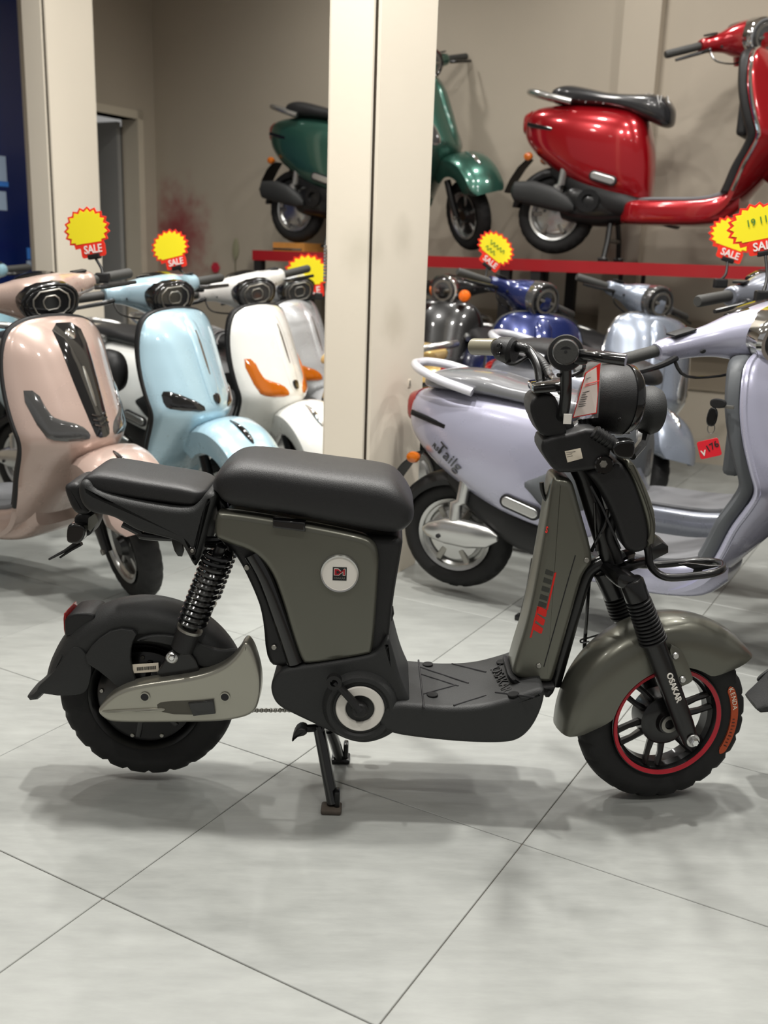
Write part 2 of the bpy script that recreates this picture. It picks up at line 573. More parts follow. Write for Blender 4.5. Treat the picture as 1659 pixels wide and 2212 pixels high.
struct('wall_1', rbox(CORN + A * -1.6 + B * .1, -.1, -2.6, -.05, CEIL), mat('dim_back_room_paint', (150, 148, 142), .8, var=.05))
# pilaster on the back wall
pb = atPlane(1335, 300, CORN, B); pe = atPlane(1412, 300, CORN, B)
struct('wall_pilaster', rbox(pb, (pe - pb).dot(A), -.09, -.05, CEIL), K_wall2)
# thin strip in a darker tone low on the back wall under the rack
struct('wall_strip', rbox(CORN + A * 1.6, 5.5, -.02, .45, .86), mat('low_wall_tone', (150, 138, 120), .7, var=.06))

K_mirror = mat('pillar_mirror_strip', (66, 60, 54), .22, .8)


def pillar(name, corner, wa, wb, label, nseam=0):
    """corner = vertical edge nearest the camera; faces run -A (left) and +B (right)"""
    o = struct(name, rbox(corner + A * -.012 + B * .012, -(wa - .024), wb - .024, -.01, CEIL), K_mirror)
    o['label'] = label
    s = .0185
    g = rbox(corner + A * -s, -(wa - 2 * s), .02, 0, CEIL); part('panel', g, K_panel, o, 0)
    g = rbox(corner + B * s, -.02, wb - 2 * s, 0, CEIL); part('panel', g, K_panel, o, 0)
    g = rbox(corner + A * -wa + B * s, .02, wb - 2 * s, 0, CEIL); part('panel', g, K_panel, o, 0)
    g = rbox(corner + A * -s + B * wb, -(wa - 2 * s), -.02, 0, CEIL); part('panel', g, K_panel, o, 0)
    return o


PC = V((-.068, 3.415, 0))
p1 = pillar('pillar', PC, .197, .419, 'cream panelled pillar in the middle with mirror strips at its edges')
# dark strip with faint upright letters down the left edge of the middle pillar
for k in range(11):
    q = atPlane(681.5, 532 + k * 7.2, PC + B * .0, B)
    part('edge_mark', box(PC + A * -.193 + B * .008 + Z * q.z, (.010, .006, .0095), .001, A, B), K_silver, p1)
q = atPlane(884, 828, PC, A)
part('sticker', box(q + A * .001, (.003, .022, .03), .001, A, B), mat('old_sticker_paper', (205, 196, 180), .7), p1)
part('sticker_mark', lettering('I', .028, q + A * .0035, B, Z), K_darklogo, p1)
# left pillar
lc = V((0, 0, 0)); Y0 = 5.75
LC = atY(103, 250, Y0); LC.z = 0
pl = atPlane(40, 0, LC, B); wl = abs((pl - LC).dot(A)); pr = atPlane(204, 0, LC, A); wr = abs((pr - LC).dot(B))
pillar('pillar', LC, wl, wr, 'cream panelled pillar at the left beside the dark blue board')
# blue board on left wall
BB = CORN + B * -1.3 + A * .01
K_blue = mat('dark_blue_glossy_board', (14, 34, 92), .12, coat=.6, var=.15, vscale=2)
bb = thing('notice_board', 'glossy dark blue board on the left wall with paper stickers', 'board', BB + Z * .9, worldgeo=True)
part('panel', rbox(BB, .015, -2.6, .9, CEIL - .05), K_blue, bb, 0)
K_stick = mat('pale_sticker', (170, 190, 215), .4); K_stick2 = mat('bright_blue_sticker', (60, 130, 220), .4)
n_ = A
for (x0, y0, x1, y1, mm) in ((-12, 335, 15, 395, K_stick), (-12, 412, 15, 455, K_stick), (-10, 390, 18, 404, K_stick2), (57, 535, 66, 560, K_stick2), (57, 563, 67, 580, K_stick)):
    a0 = atPlane(x0, y0, BB + A * .015, A); a1 = atPlane(x1, y1, BB + A * .015, A)
    part('sticker', rbox(V((a0.x, a0.y, 0)), .003, (a1 - a0).dot(B), a1.z, a0.z), mm, bb, 0)

# ------------------------------------------------------------------ ceiling lamps
K_lampring = mat('white_lamp_ring', (230, 230, 228), .4)
for i, (x, y, lw) in enumerate(LAMPS):
    t = thing('downlight', 'round white recessed ceiling downlight of the showroom', 'lamp', (x, y, CEIL), group='ceiling downlights')
    part('ring', ringg(V((0, 0, -.012)), Z, .078, .1, .02, 32), K_lampring, t)
    l = D.lights.new('lamp_light', 'AREA'); l.shape = 'DISK'; l.size = .15; l.energy = LAMP_W * lw; l.color = (1, .975, .93); l.spread = math.radians(150)
    lo = D.objects.new('lamp_light', l); COL.objects.link(lo); lo.parent = t; lo.location = (0, 0, -.02)

# ------------------------------------------------------------------ display rack
def shelf_pt(px, off=0.):
    """point of the rack's front line at image column px (floor level)"""
    P0 = V((0, 6.27, 0)); d = ray(px, 570); t = ((P0 - CAM).dot(B)) / d.dot(B); p = CAM + d * t
    return V((p.x, p.y, 0)) + B * off


K_rackred = mat('rack_red_paint', (150, 18, 26), .4, coat=.2, var=.08)
K_rackblack = mat('rack_black_paint', (26, 24, 24), .5)
RL = shelf_pt(545); RLEN = 4.2; RTOP = 1.19
rk = thing('display_rack', 'long steel display rack with red edge beam carrying two scooters', 'rack', RL, worldgeo=True)
part('front_beam', rbox(RL, RLEN, .05, RTOP - .065, RTOP), K_rackred, rk, 0)
part('rear_beam', rbox(RL + B * .6, RLEN, .05, RTOP - .065, RTOP), K_rackred, rk, 0)
part('end_beam', rbox(RL + B * .05, .05, .55, RTOP - .065, RTOP), K_rackred, rk, 0)
part('deck', rbox(RL + B * .05 + A * .05, RLEN - .05, .55, RTOP - .03, RTOP - .004), mat('rack_deck_sheet', (70, 62, 58), .6, var=.1), rk, 0)
for px in (555, 1090, 1157, 1900):
    p = shelf_pt(px)
    s = (p - RL).dot(A) - .03
    part('leg', rbox(RL + A * s + B * .005, .06, .05, 0, RTOP - .065), K_rackblack, rk, 0)
    part('leg', rbox(RL + A * s + B * .595, .06, .05, 0, RTOP - .065), K_rackblack, rk, 0)
for px in (1303, 1354):
    p = shelf_pt(px); s = (p - RL).dot(A)
    part('hanger_bolt', rbox(RL + A * s + B * .3, .02, .02, RTOP - .16, RTOP - .03), K_rackblack, rk, 0)

# ------------------------------------------------------------------ sale signs
def star(n, r1, r0, sx=1.18, sy=.86):
    p = []
    for i in range(2 * n):
        a = PI * i / n + .1; r = r1 if i % 2 == 0 else r0
        p.append((sx * r * math.cos(a), sy * r * math.sin(a)))
    return p


def sale_sign(px, py, depth, size, base_px, tilt, yaw, label, dim=False, script=None):
    """px,py = card centre; base_px = where its stem is clipped on"""
    def at(px_, py_):
        d = ray(px_, py_); return CAM + d * (depth / d.dot(FW))
    c = at(px, py); bp = at(*base_px)
    U = (V((math.cos(yaw), math.sin(yaw), 0))).normalized(); W = V((-math.sin(yaw), math.cos(yaw), 0))
    Zv = Z
    ct, st = math.cos(tilt), math.sin(tilt)
    U2 = U * ct + Zv * st; V2 = Zv * ct - U * st
    t = thing('sale_sign', label, 'sign', bp, group='starburst sale signs', worldgeo=True)
    k = size
    card = part('card', rx(star(19, .5 * k, .435 * k), c, U2, V2, W, 0, .002, .0003, 1), K_signred, t, 20)
    inner = [(x, max(y, -.255 * k)) for x, y in star(19, .445 * k, .375 * k)]
    part('yellow_face', rx(inner, c - W * .0012, U2, V2, W, 0, .0012, .0002, 1), K_yellow, card, 20)
    part('lower_band', rx(rrect(.62 * k, .26 * k, .05 * k, 3), c - V2 * .40 * k + U2 * .1 * k - W * .0014, U2, V2, W, 0, .0016, .0002, 1), K_signred, card, 20)
    part('lettering', lettering('SALE', .215 * k, c - V2 * .385 * k + U2 * .1 * k - W * .0028, U2, V2, ext=.0005, bold=.004 * k), K_signwhite, card, 0)
    if script == '~':
        for r_ in (0.06, -.12):
            zz = [c + U2 * (x * k) + V2 * ((r_ + .05 * math.sin(x * 55 + r_ * 40)) * k) - W * .0028 for x in [-.26 + .52 * i / 26 for i in range(27 if r_ > 0 else 18)]]
            part('handwriting', tube(zz, .0016, 5), K_green, card, 0)
    elif script:
        part('handwriting', lettering(script, .19 * k, c + V2 * .08 * k - W * .0028, U2 * 1.0 + V2 * .08, V2, ext=.0004), K_green, card, 0)
    cb = c - V2 * .52 * k + U2 * .1 * k
    part('clip', box(cb, (.30 * k, .016, .10 * k), .004, U2, W, V2), K_plastic, t)
    mid = cb.lerp(bp, .55) + U2 * .01
    part('stem', tube([cb, mid, bp + Z * .012], [.0045, .0045, .006], 8, smooth=4), K_plastic, t)
    part('base_clamp', box(bp, (.05, .03, .035), .006), K_plastic, t)
    return t

# ------------------------------------------------------------------ the electric bike in front
YM = 2.06
XX, YY = V((1, 0, 0)), V((0, 1, 0))


def P(px, py, dy=0.): return atY(px, py, YM + dy)


def prof(pts, dy, near, far, r, it=2, seg=4, r2=None):
    """outline traced at depth dy, extruded across the bike from near to far"""
    o = [(p.x, p.z) for p in (P(a, b, dy) for a, b in pts)]
    o = chaikin(o, it)
    return rx(o, V((0, YM, 0)), XX, Z, YY, near, far, r, seg, r2)


def wheel_geo(c, ax, R, wd, ri, grooves=5, skew=0, n=120):
    """tyre lathe around ax"""
    h = wd / 2
    prof_ = [(ri, -h * .62), (ri + .012, -h * .8), (ri + (R - ri) * .45, -h), (R - .022, -h * .93), (R - .010, -h * .72), (R - .003, -h * .42), (R, 0),
             (R - .003, h * .42), (R - .010, h * .72), (R - .022, h * .93), (ri + (R - ri) * .45, h), (ri + .012, h * .8), (ri, h * .62)]

    def mod(i, j, r):
        if 3 <= j <= 9 and j != 6:
            jj = j if j < 6 else 12 - j
            if (i + (jj * skew)) % grooves == 0: return r - (.0065 if j in (4, 8, 5, 7) else .004)
        return r
    return lathe(prof_, c, ax, n, closed=True, mod=mod)


def fender(c, ax, fwd, R, hw, ri, a0, a1, th=.004, n=40, taper=0.):
    """curved mudguard: angles from fwd direction upward around the wheel axis (degrees)"""
    ax = V(ax).normalized(); up = fwd.cross(ax); up = up if up.z > 0 else -up
    sec = [(ri, -hw * .92), (ri + (R - ri) * .35, -hw), (R - .03, -hw * .98), (R - .014, -hw * .82), (R - .004, -hw * .5), (R, 0)]
    sec = sec + [(r, -y) for r, y in sec[-2::-1]]
    full = sec + [(r - th if 1 < j < len(sec) - 2 else r, y * (1 - th / hw)) for j, (r, y) in reversed(list(enumerate(sec)))]
    rings = []
    for i in range(n + 1):
        a = math.radians(a0 + (a1 - a0) * i / n); d = fwd * math.cos(a) + up * math.sin(a)
        e = min(i, n - i) / n
        k = 1 - taper * max(0, 1 - e / .12) ** 2
        rings.append([c + d * (R - (R - r) * k) + ax * y * (1 - .35 * taper * max(0, 1 - e / .1) ** 2) for r, y in full])
    return loft(rings)


def cushion(top, bot, dyt, dyb, hw, n=34, p=3.0, end=.04):
    """upholstered pad lofted along the bike from traced top and bottom lines"""
    T = [(q.x, q.z) for q in (P(a, b, dyt) for a, b in top)]; Bt = [(q.x, q.z) for q in (P(a, b, dyb) for a, b in bot)]
    x0 = max(T[0][0], Bt[0][0]) ; x0 = min(T[0][0], Bt[0][0]); x1 = max(T[-1][0], Bt[-1][0])
    rows = []
    T = smtab(T, 6); Bt = smtab(Bt, 6)
    for i in range(n + 1):
        u = i / n; u = .5 - .5 * math.cos(PI * u)
        x = x0 + (x1 - x0) * u
        zt = interp(T, x)[0]; zb = interp(Bt, x)[0]
        e = min(x - x0, x1 - x)
        k = (1 - max(0, 1 - e / end) ** 2.4) ** (1 / 2.4) if e < end else 1.
        k = max(k, .06)
        zc = zb + (zt - zb) * .42
        k2 = .45 + .55 * k if e < end else 1.
        rows.append(sring(V((x, YM, zc + (zt - zb) * .08 * 1)), YY, Z, hw * k2, (zt - zb) / 2 * k, 36, p))
    return loft(rows)


def bike():
    t = thing('electric_bike', 'matte olive and black electric bike standing alone in the foreground', 'electric bike', (.06, YM, 0), worldgeo=True)
    K = K_plastic
    # ---- rear wheel
    RC_ = V((-.520, YM, .214))
    rw = part('rear_tyre', wheel_geo(RC_, YY, .198, .078, .122), K_rubber, t)
    part('rear_rim', lathe([(.122, -.03), (.127, -.034), (.124, -.024), (.116, -.014), (.116, .014), (.124, .024), (.127, .034), (.122, .03), (.112, .016), (.112, -.016)], RC_, YY, 64, closed=True), K_metal, t)
    hub = part('hub_motor', lathe([(1e-4, -.052), (.03, -.052), (.04, -.045), (.085, -.038), (.108, -.026), (.114, -.01), (.114, .01), (.108, .026), (.085, .038), (.04, .045), (.03, .052), (1e-4, .052)], RC_, YY, 64), K_metal, t)
    for k in range(9):
        a = 2 * PI * k / 9 + .2
        part('hub_bolt', disc(RC_ + V((math.cos(a) * .097, -.03, math.sin(a) * .097)), -YY, .005, .006, .001, 10), K_steel, hub)
    for k in range(6):
        a = 2 * PI * k / 6 + .35
        d = V((math.cos(a), 0, math.sin(a)))
        part('hub_rib', box(RC_ + d * .07 + V((0, -.040, 0)), (.05, .008, .012), .003, d, YY, d.cross(YY)), K_metal, hub)
    # ---- rear mudguard
    g = fender(RC_, YY, XX, .226, .062, .163, 16, 176, n=48)
    mg = part('rear_mudguard', g, K_rough, t)
    tail = loft([sring(P(px, py), (P(px + dx, py + dz) - P(px, py)).normalized().cross(YY), YY, th, hw, 16, 3) for px, py, dx, dz, th, hw in
                 ((152, 1395, -10, 18, .006, .060), (132, 1435, -10, 18, .008, .060), (112, 1464, -14, 12, .012, .058), (92, 1484, -18, 5, .013, .054), (80, 1489, -18, 0, .010, .048), (73, 1489, -18, 0, .004, .040))])
    part('tail_flap', tail, K_rough, mg)
    for y0, y1 in ((-.064, -.056), (.056, .064)):
        part('tail_side', prof([(165, 1385), (130, 1432), (108, 1460), (84, 1480), (80, 1492), (100, 1499), (150, 1502), (186, 1497), (196, 1470), (200, 1430)], -.06, y0, y1, .002, 2, 2), K_rough, mg)
    part('side_strut', prof([(178, 1425), (205, 1385), (250, 1355), (300, 1362), (284, 1392), (282, 1430), (300, 1490), (292, 1506), (268, 1496), (225, 1455)], -.065, -.07, -.058, .003, 1, 3), K_rough, mg)
    part('side_arm', prof([(285, 1385), (330, 1368), (400, 1375), (470, 1405), (520, 1400), (515, 1420), (470, 1440), (425, 1440), (395, 1400), (330, 1384)], -.065, -.07, -.058, .004, 2, 3), K_rough, mg)
    tb = part('reflector_box', prof([(147, 1318), (205, 1314), (215, 1330), (185, 1362), (150, 1368), (146, 1360)], -.02, -.045, .045, .006), K, mg)
    part('red_reflector', prof([(142, 1320), (149, 1317), (150, 1362), (144, 1364)], -.02, -.04, .04, .003, 1), K_lensred, tb)
    st = part('barcode_label', prof([(287, 1434), (343, 1430), (344, 1449), (289, 1453)], -.06, -.064, -.063, .0003, 0, 1), K_cream, mg, 0)
    g = Geo(); random.seed(3)
    o, e = P(296, 1445, -.0645), P(337, 1442, -.0645); u = (e - o); L = u.length; u.normalize(); x = 0
    while x < L:
        wd = random.choice((.0008, .0014, .002)); box(o + u * x, (wd, .0004, .008), .0001, u, YY, g=g, seg=1); x += wd + random.choice((.0008, .0014))
    part('barcode_bars', g, K_ink, st, 0)
    # ---- rear shock absorbers
    for dy, nm in ((-.088, 0), (.088, 1)):
        a_, b_ = P(478, 1180, -.088), P(392, 1405, -.088)
        a_.y = b_.y = YM + dy
        s = part('shock_absorber', tube([a_, a_.lerp(b_, .55), a_.lerp(b_, .56), b_], [.012, .012, .016, .017], 16), K_metal, t)
        d = (b_ - a_); u, v = perp(d)
        L = .80; turns = 13
        pts = []
        for k in range(turns * 14 + 1):
            f = k / (turns * 14); q = a_.lerp(b_, .06 + f * (L - .06) * .92); an = 2 * PI * turns * f
            pts.append(q + (u * math.cos(an) + v * math.sin(an)) * .0275)
        part('spring', tube(pts, .0048, 6), K_gloss, s)
        part('lower_sleeve', tube([a_.lerp(b_, .78), a_.lerp(b_, .80), a_.lerp(b_, .98), a_.lerp(b_, 1.0)], [.020, .026, .025, .018], 18), K, s)
        part('spring_collar', ringg(a_.lerp(b_, .775), d, .012, .028, .006, 20), K_steel, s)
    part('shock_bracket', prof([(378, 1395), (398, 1398), (430, 1440), (425, 1470), (330, 1470), (355, 1425)], -.085, -.078, -.066, .003, 1, 2), K_metal, t)
    part('shock_bolt', disc(P(371, 1421, -.1) + YY * .012, -YY, .013, .016, .003, 16), K_silver, t)
    part('shock_bolt_nut', disc(P(371, 1421, -.112) + YY * .004, -YY, .007, .008, .002, 6), K_chrome, t)
    # ---- chain cover
    cc = part('chain_cover', prof([(208, 1534), (232, 1508), (258, 1490), (300, 1477), (420, 1461), (478, 1442), (512, 1413), (528, 1382), (543, 1395), (556, 1430), (564, 1470), (561, 1512), (548, 1543), (500, 1556), (440, 1560), (250, 1562), (225, 1553)], -.10, -.105, -.055, .009, 3, 5), K_bronze, t)
    part('crease', prof([(214, 1535), (345, 1528), (360, 1531), (350, 1538), (240, 1541)], -.106, -.109, -.100, .003, 1, 2), K_bronze, cc)
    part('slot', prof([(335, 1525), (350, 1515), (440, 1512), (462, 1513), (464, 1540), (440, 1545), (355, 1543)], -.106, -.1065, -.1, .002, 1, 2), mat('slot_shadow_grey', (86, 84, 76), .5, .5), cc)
    part('slot_insert', prof([(407, 1517), (462, 1511), (466, 1540), (418, 1545)], -.107, -.112, -.1, .002, 0, 3), K_gloss, cc)
    for px, py in ((313, 1505), (486, 1505)):
        part('screw', disc(P(px, py, -.106), -YY, .009, .002, .001, 18), K_ink, cc)
        part('screw_rim', ringg(P(px, py, -.106), -YY, .0085, .011, .0025, 20), K_bronze, cc)
    part('swing_arm', tube([P(540, 1440, -.03), RC_ + V((0, -.06, 0))], .016, 10), K_metal, t)
    part('swing_arm', tube([P(540, 1440, -.03) + V((0, .09, 0)), RC_ + V((0, .06, 0))], .016, 10), K_metal, t)
    ch = [P(500, 1535, -.055), P(560, 1532, -.055), P(625, 1534, -.055)]
    g = Geo()
    for k in range(26):
        q = ch[0].lerp(ch[2], k / 25); box(q, (.005, .006, .009 if k % 2 else .006), .001, g=g, seg=1)
    part('chain', g, K_steel, t, 0)
    # ---- rear rack with pillion pad and tail
    part('rear_carrier', prof([(166, 1062), (172, 1040), (190, 1036), (205, 1062), (300, 1085), (408, 1101), (430, 1086), (446, 1062), (470, 1066), (464, 1085), (452, 1118), (443, 1160), (426, 1222), (418, 1226), (400, 1190), (388, 1172), (345, 1160), (300, 1150), (268, 1132), (240, 1116), (196, 1110), (176, 1092)], -.10, -.103, .103, .014, 2, 4), K_rough, t)
    part('pillion_pad', cushion([(187, 1030), (200, 1016), (222, 1006), (262, 1009), (330, 1021), (400, 1032), (442, 1042)], [(187, 1050), (206, 1068), (262, 1078), (340, 1089), (405, 1097), (430, 1092), (442, 1084)], -.02, -.085, .090, p=4.6, end=.03), K_leather, t)
    part('tail_lamp', prof([(137, 1056), (142, 1046), (170, 1041), (180, 1075), (195, 1108), (180, 1114), (160, 1110), (148, 1088)], -.06, -.062, .062, .012), K_plastic, t)
    part('carrier_screw', disc(P(415, 1190, -.103), -YY, .009, .003, .001, 16), K_gloss, t)
    part('carrier_screw', disc(P(415, 1190, -.105), -YY, .004, .002, .001, 8), K_steel, t)
    part('carrier_rail', tube([P(265, 1132, -.06), P(300, 1150, -.06), P(310, 1158, -.06), P(390, 1163, -.06), P(470, 1166, -.06), P(500, 1150, -.06)], .008, 8, smooth=4), K_metal, t)
    part('carrier_rail', tube([P(265, 1132, -.06) + YY * .12, P(310, 1158, -.06) + YY * .12, P(470, 1166, -.06) + YY * .12, P(500, 1150, -.06) + YY * .12], .008, 8, smooth=4), K_metal, t)
    part('carrier_stay', prof([(372, 1150), (398, 1150), (402, 1196), (385, 1194)], -.05, -.075, -.06, .002, 1, 2), K_metal, t)
    pb_ = part('plate_bracket', prof([(158, 1110), (200, 1105), (212, 1125), (196, 1160), (170, 1150)], -.02, -.03, .03, .005), K, t)
    part('plate_lamp', prof([(146, 1138), (152, 1131), (178, 1133), (186, 1140), (184, 1160), (172, 1174), (150, 1173), (144, 1165)], -.05, -.055, -.005, .004, 1), K_gloss, t)
    for q in (((166, 1172), (140, 1190), (106, 1208)), ((176, 1174), (156, 1186), (130, 1204))):
        part('bracket_prong', tube([P(a, b, -.03) for a, b in q], [.008, .006, .004], 6, flat=.6), K_plastic, pb_)
    part('plate_edge', prof([(192, 1118), (206, 1108), (214, 1124), (196, 1148), (190, 1142)], -.03, -.034, -.031, .0004, 0, 1), mat('grey_plate_back', (120, 120, 112), .5), pb_)
    part('cable', tube([P(445, 1140, -.05), P(430, 1165, -.05), P(455, 1178, -.05), P(490, 1170, -.05)], .006, 6, smooth=5), K_metal, t)
    part('seat_bar', tube([P(452, 1068, -.02), P(480, 1090, -.03), P(492, 1200, -.03)], .013, 10, smooth=4), K_metal, t)
    # ---- saddle and main body
    part('saddle', cushion([(468, 1010), (490, 990), (535, 979), (600, 984), (700, 998), (800, 1011), (850, 1024), (894, 1060)], [(468, 1085), (490, 1100), (600, 1119), (700, 1137), (800, 1156), (860, 1163), (894, 1160)], -.02, -.11, .118, p=3.7, end=.055), K_leather, t)
    part('body_core', prof([(470, 1110), (600, 1125), (800, 1158), (872, 1158), (866, 1200), (850, 1290), (843, 1360), (838, 1400), (815, 1425), (660, 1445), (612, 1442), (575, 1437), (567, 1330), (545, 1270), (505, 1192), (470, 1170)], -.08, -.085, .085, .016), K, t)
    sp = part('body_panel', prof([(462, 1140), (466, 1108), (478, 1103), (600, 1121), (765, 1152), (805, 1166), (819, 1196), (816, 1260), (806, 1408), (796, 1416), (662, 1438), (650, 1428), (630, 1370), (610, 1300), (585, 1232), (545, 1192), (482, 1173), (464, 1162)], -.10, -.104, -.06, .014, 2, 5), K_olive, t)
    g = Geo(); sp2 = prof([(462, 1140), (466, 1108), (478, 1103), (600, 1121), (765, 1152), (805, 1166), (819, 1196), (816, 1260), (806, 1408), (796, 1416), (662, 1438), (650, 1428), (630, 1370), (610, 1300), (585, 1232), (545, 1192), (482, 1173), (464, 1162)], -.10, .06, .104, .014, 2, 5)
    part('body_panel', sp2, K_olive, t)
    part('frame_tube', tube([P(545, 1195, -.085), P(575, 1250, -.085), P(610, 1345, -.085), P(638, 1430, -.085)], .019, 14, smooth=4), K_gloss, t)
    for px, py in ((533, 1226), (592, 1398)):
        part('frame_screw', disc(P(px, py, -.087), -YY, .006, .003, .001, 12), K_steel, t)
    part('seat_latch', prof([(590, 1120), (660, 1127), (660, 1147), (590, 1138)], -.108, -.116, -.09, .003, 0, 3), K_gloss, t)
    # badge
    bc = P(734, 1238, -.104); R_ = (P(777, 1238, -.104) - bc).length
    bd = part('badge', lathe([(1e-4, -.004), (R_ * .86, -.004), (R_ * .9, -.006), (R_ * .96, -.006), (R_, 0), (R_, .004)], bc, YY, 48), K_white, t)
    part('badge_rim', lathe([(R_ * .88, -.0065), (R_ * .95, -.0075), (R_ * 1.0, -.003), (R_ * 1.0, 0), (R_ * .88, -.004)], bc, YY, 48, closed=True), K_silver, bd)
    s_q = R_ * .35
    part('logo_ground', box(bc + V((0, -.0046, 0)), (s_q * 2, .0008, s_q * 2), .0003, seg=1), K_ink, bd)
    lg = [(-.82, -.25), (-.82, .8), (-.2, .8), (.12, .5), (.3, .35), (.62, .8), (.82, .8), (.82, -.25), (.45, -.25), (.45, .28), (.3, .12), (.1, -.05), (-.1, -.25)]
    part('logo_outline', rx([(a * s_q * 1.0, b * s_q * 1.0) for a, b in lg], bc + V((0, -.0056, 0)), XX, Z, YY, 0, .0006, .0001, 1), K_white, bd, 0)
    lg2 = inset([(a * s_q, b * s_q) for a, b in (lg if area2(lg) > 0 else lg[::-1])], s_q * .07)
    part('logo_letters', rx(lg2, bc + V((0, -.0060, 0)), XX, Z, YY, 0, .0005, .0001, 1), K_darkred, bd, 0)
    part('logo_counter', rx([(a * s_q, b * s_q) for a, b in ((-.45, .05), (-.45, .48), (-.25, .48), (0, .27), (-.22, .05))], bc + V((0, -.0064, 0)), XX, Z, YY, 0, .0005, .0001, 1), K_ink, bd, 0)
    part('logo_word', lettering('OSAKAR', s_q * .42, bc + V((0, -.0062, -.64 * s_q)), XX, Z), K_steel, bd, 0)
    # ---- lower body, crank
    lb = part('lower_body', prof([(584, 1482), (592, 1462), (612, 1444), (650, 1438), (800, 1415), (820, 1402), (838, 1372), (848, 1400), (866, 1470), (890, 1520), (882, 1556), (860, 1576), (830, 1596), (790, 1607), (750, 1600), (700, 1574), (640, 1546), (602, 1527), (588, 1506)], -.10, -.105, .105, .011, 3, 5), K_rough, t)
    hc = P(778, 1527, -.11)
    px2m = (P(830, 1527, -.11) - hc).length / 52
    part('crank_housing', lathe([(1e-4, -.006), (px2m * 58, -.006), (px2m * 64, -.012), (px2m * 72, -.010), (px2m * 82, .004), (px2m * 84, .02)], hc + YY * .0, YY, 56), K_rough, lb)
    cr = part('crank_ring', lathe([(px2m * 31, -.010), (px2m * 33, -.0125), (px2m * 50, -.0125), (px2m * 52.5, -.009), (px2m * 31, -.004)], hc, YY, 56, closed=True), K_white, t)
    part('crank_boss', disc(hc - YY * .006, -YY, px2m * 18, .014, .003, 28), K, t)
    e1, e2 = P(777, 1531, -.13), P(722, 1471, -.135)
    ca = part('crank_arm', tube([e1, e1.lerp(e2, .3), e2], [.0185, .0135, .0125], 14, flat=.62), K_plastic, t)
    part('crank_cap', disc(e1, -YY, .016, .012, .003, 20), K_plastic, ca)
    part('pedal_eye', ringg(e2 + YY * .004, -YY, .008, .0165, .016, 20), K_plastic, ca)
    part('crank_cap', disc(P(777, 1531, .13), YY, .016, .012, .003, 20), K_plastic, t)
    # ---- footboard
    FBO = [(820, 1540), (850, 1518), (900, 1522), (960, 1528), (1040, 1525), (1105, 1508), (1150, 1492), (1176, 1486), (1178, 1500), (1170, 1535), (1150, 1575), (1122, 1601), (1085, 1608), (1000, 1606), (900, 1596), (840, 1586), (815, 1565)]
    fb = part('footboard', prof(FBO, -.12, -.122, .122, .013, 3, 5), K_rough, t)
    ztop = P(960, 1528, -.12).z
    # ribs, hole plugs and raised word on the top surface
    fo = chaikin([(p.x, p.z) for p in (P(a, b, -.12) for a, b in FBO)], 3)

    def ftop(x):
        zs = [a[1] + (b[1] - a[1]) * (x - a[0]) / (b[0] - a[0]) for a, b in zip(fo, fo[1:] + fo[:1]) if (a[0] - x) * (b[0] - x) <= 0 and abs(b[0] - a[0]) > 1e-6]
        return max(zs) if zs else ztop

    def top(px, py, dz=.0):
        q = atZ(px, py, ztop + dz)
        for _ in range(6):
            # surface height follows the traced side line of the board
            zz = ftop(q.x); q = atZ(px, py, zz + dz)
        return q
    for l in (((904, 1426), (916, 1530)), ((904, 1440), (1012, 1476)), ((908, 1456), (990, 1482)), ((912, 1500), (985, 1480)), ((976, 1434), (1050, 1452)), ((1060, 1448), (1110, 1422)), ((980, 1524), (1050, 1502)), ((1070, 1496), (1155, 1506))):
        part('tread_groove', tube([top(*l[0], .0), top((l[0][0] + l[1][0]) / 2, (l[0][1] + l[1][1]) / 2, .0), top(*l[1], .0)], .0022, 6), K_ink, fb)
    for px, py in ((924, 1437), (934, 1503), (1084, 1432), (1109, 1502)):
        part('hole_plug', disc(top(px, py, -.0005), V((-.06 if px < 1000 else -.2, 0, 1)), .0125, .0045, .001, 20), K_hole, fb)
    q = top(1082, 1468, .0018); slp = (ftop(q.x + .012) - ftop(q.x - .012)) / .024
    part('raised_word', lettering('OSAKAR', .034, q, V((.10, -1, 0)), V((1, .10, slp)), ext=.0014), K_plastic, fb, 0)
    # ---- stem panel, tube, collar
    sw = part('stem_panel', prof([(1184, 1090), (1190, 1045), (1196, 1030), (1212, 1028), (1234, 1036), (1242, 1058), (1250, 1090), (1284, 1210), (1264, 1232), (1253, 1256), (1196, 1462), (1190, 1474), (1150, 1470), (1104, 1460), (1110, 1430), (1140, 1335), (1168, 1190)], -.04, -.052, .052, .016, 2, 5), K_olive, t)
    part('panel_seam', tube([P(1243, 1200, -.0525), P(1225, 1262, -.0525), P(1175, 1440, -.0525)], .0012, 5), K_ink, sw)
    for px, py in ((1267, 1210), (1164, 1438)):
        part('panel_screw', disc(P(px, py, -.052), -YY, .006, .003, .001, 12), K_steel, sw)
    g = Geo()
    dyl = -.0532
    def quadpx(pts, g): return rx([(p.x, p.z) for p in (P(a, b, dyl) for a, b in pts)], V((0, YM, 0)), XX, Z, YY, dyl, dyl + .0012, .0001, 1, g=g)
    S = lambda a, b: (1120 + a * 140 / 1408, 1200 + b * 220 / 2212)
    gr = Geo()
    for q in ([(405, 1110), (480, 1115), (600, 1180), (625, 1170), (600, 1330), (555, 1330), (410, 1250)], [(400, 1280), (440, 1300), (580, 1400), (550, 1515), (510, 1515), (365, 1400)], [(360, 1470), (400, 1490), (535, 1590), (505, 1695), (465, 1695), (320, 1610)],
              [(410, 1110), (445, 1115), (285, 1780), (245, 1790)], [(600, 1190), (640, 1180), (825, 370), (780, 380)]):
        quadpx([S(*a) for a in q], gr)
    part('red_emblem', gr, K_redlogo, sw, 0)
    gd = Geo()
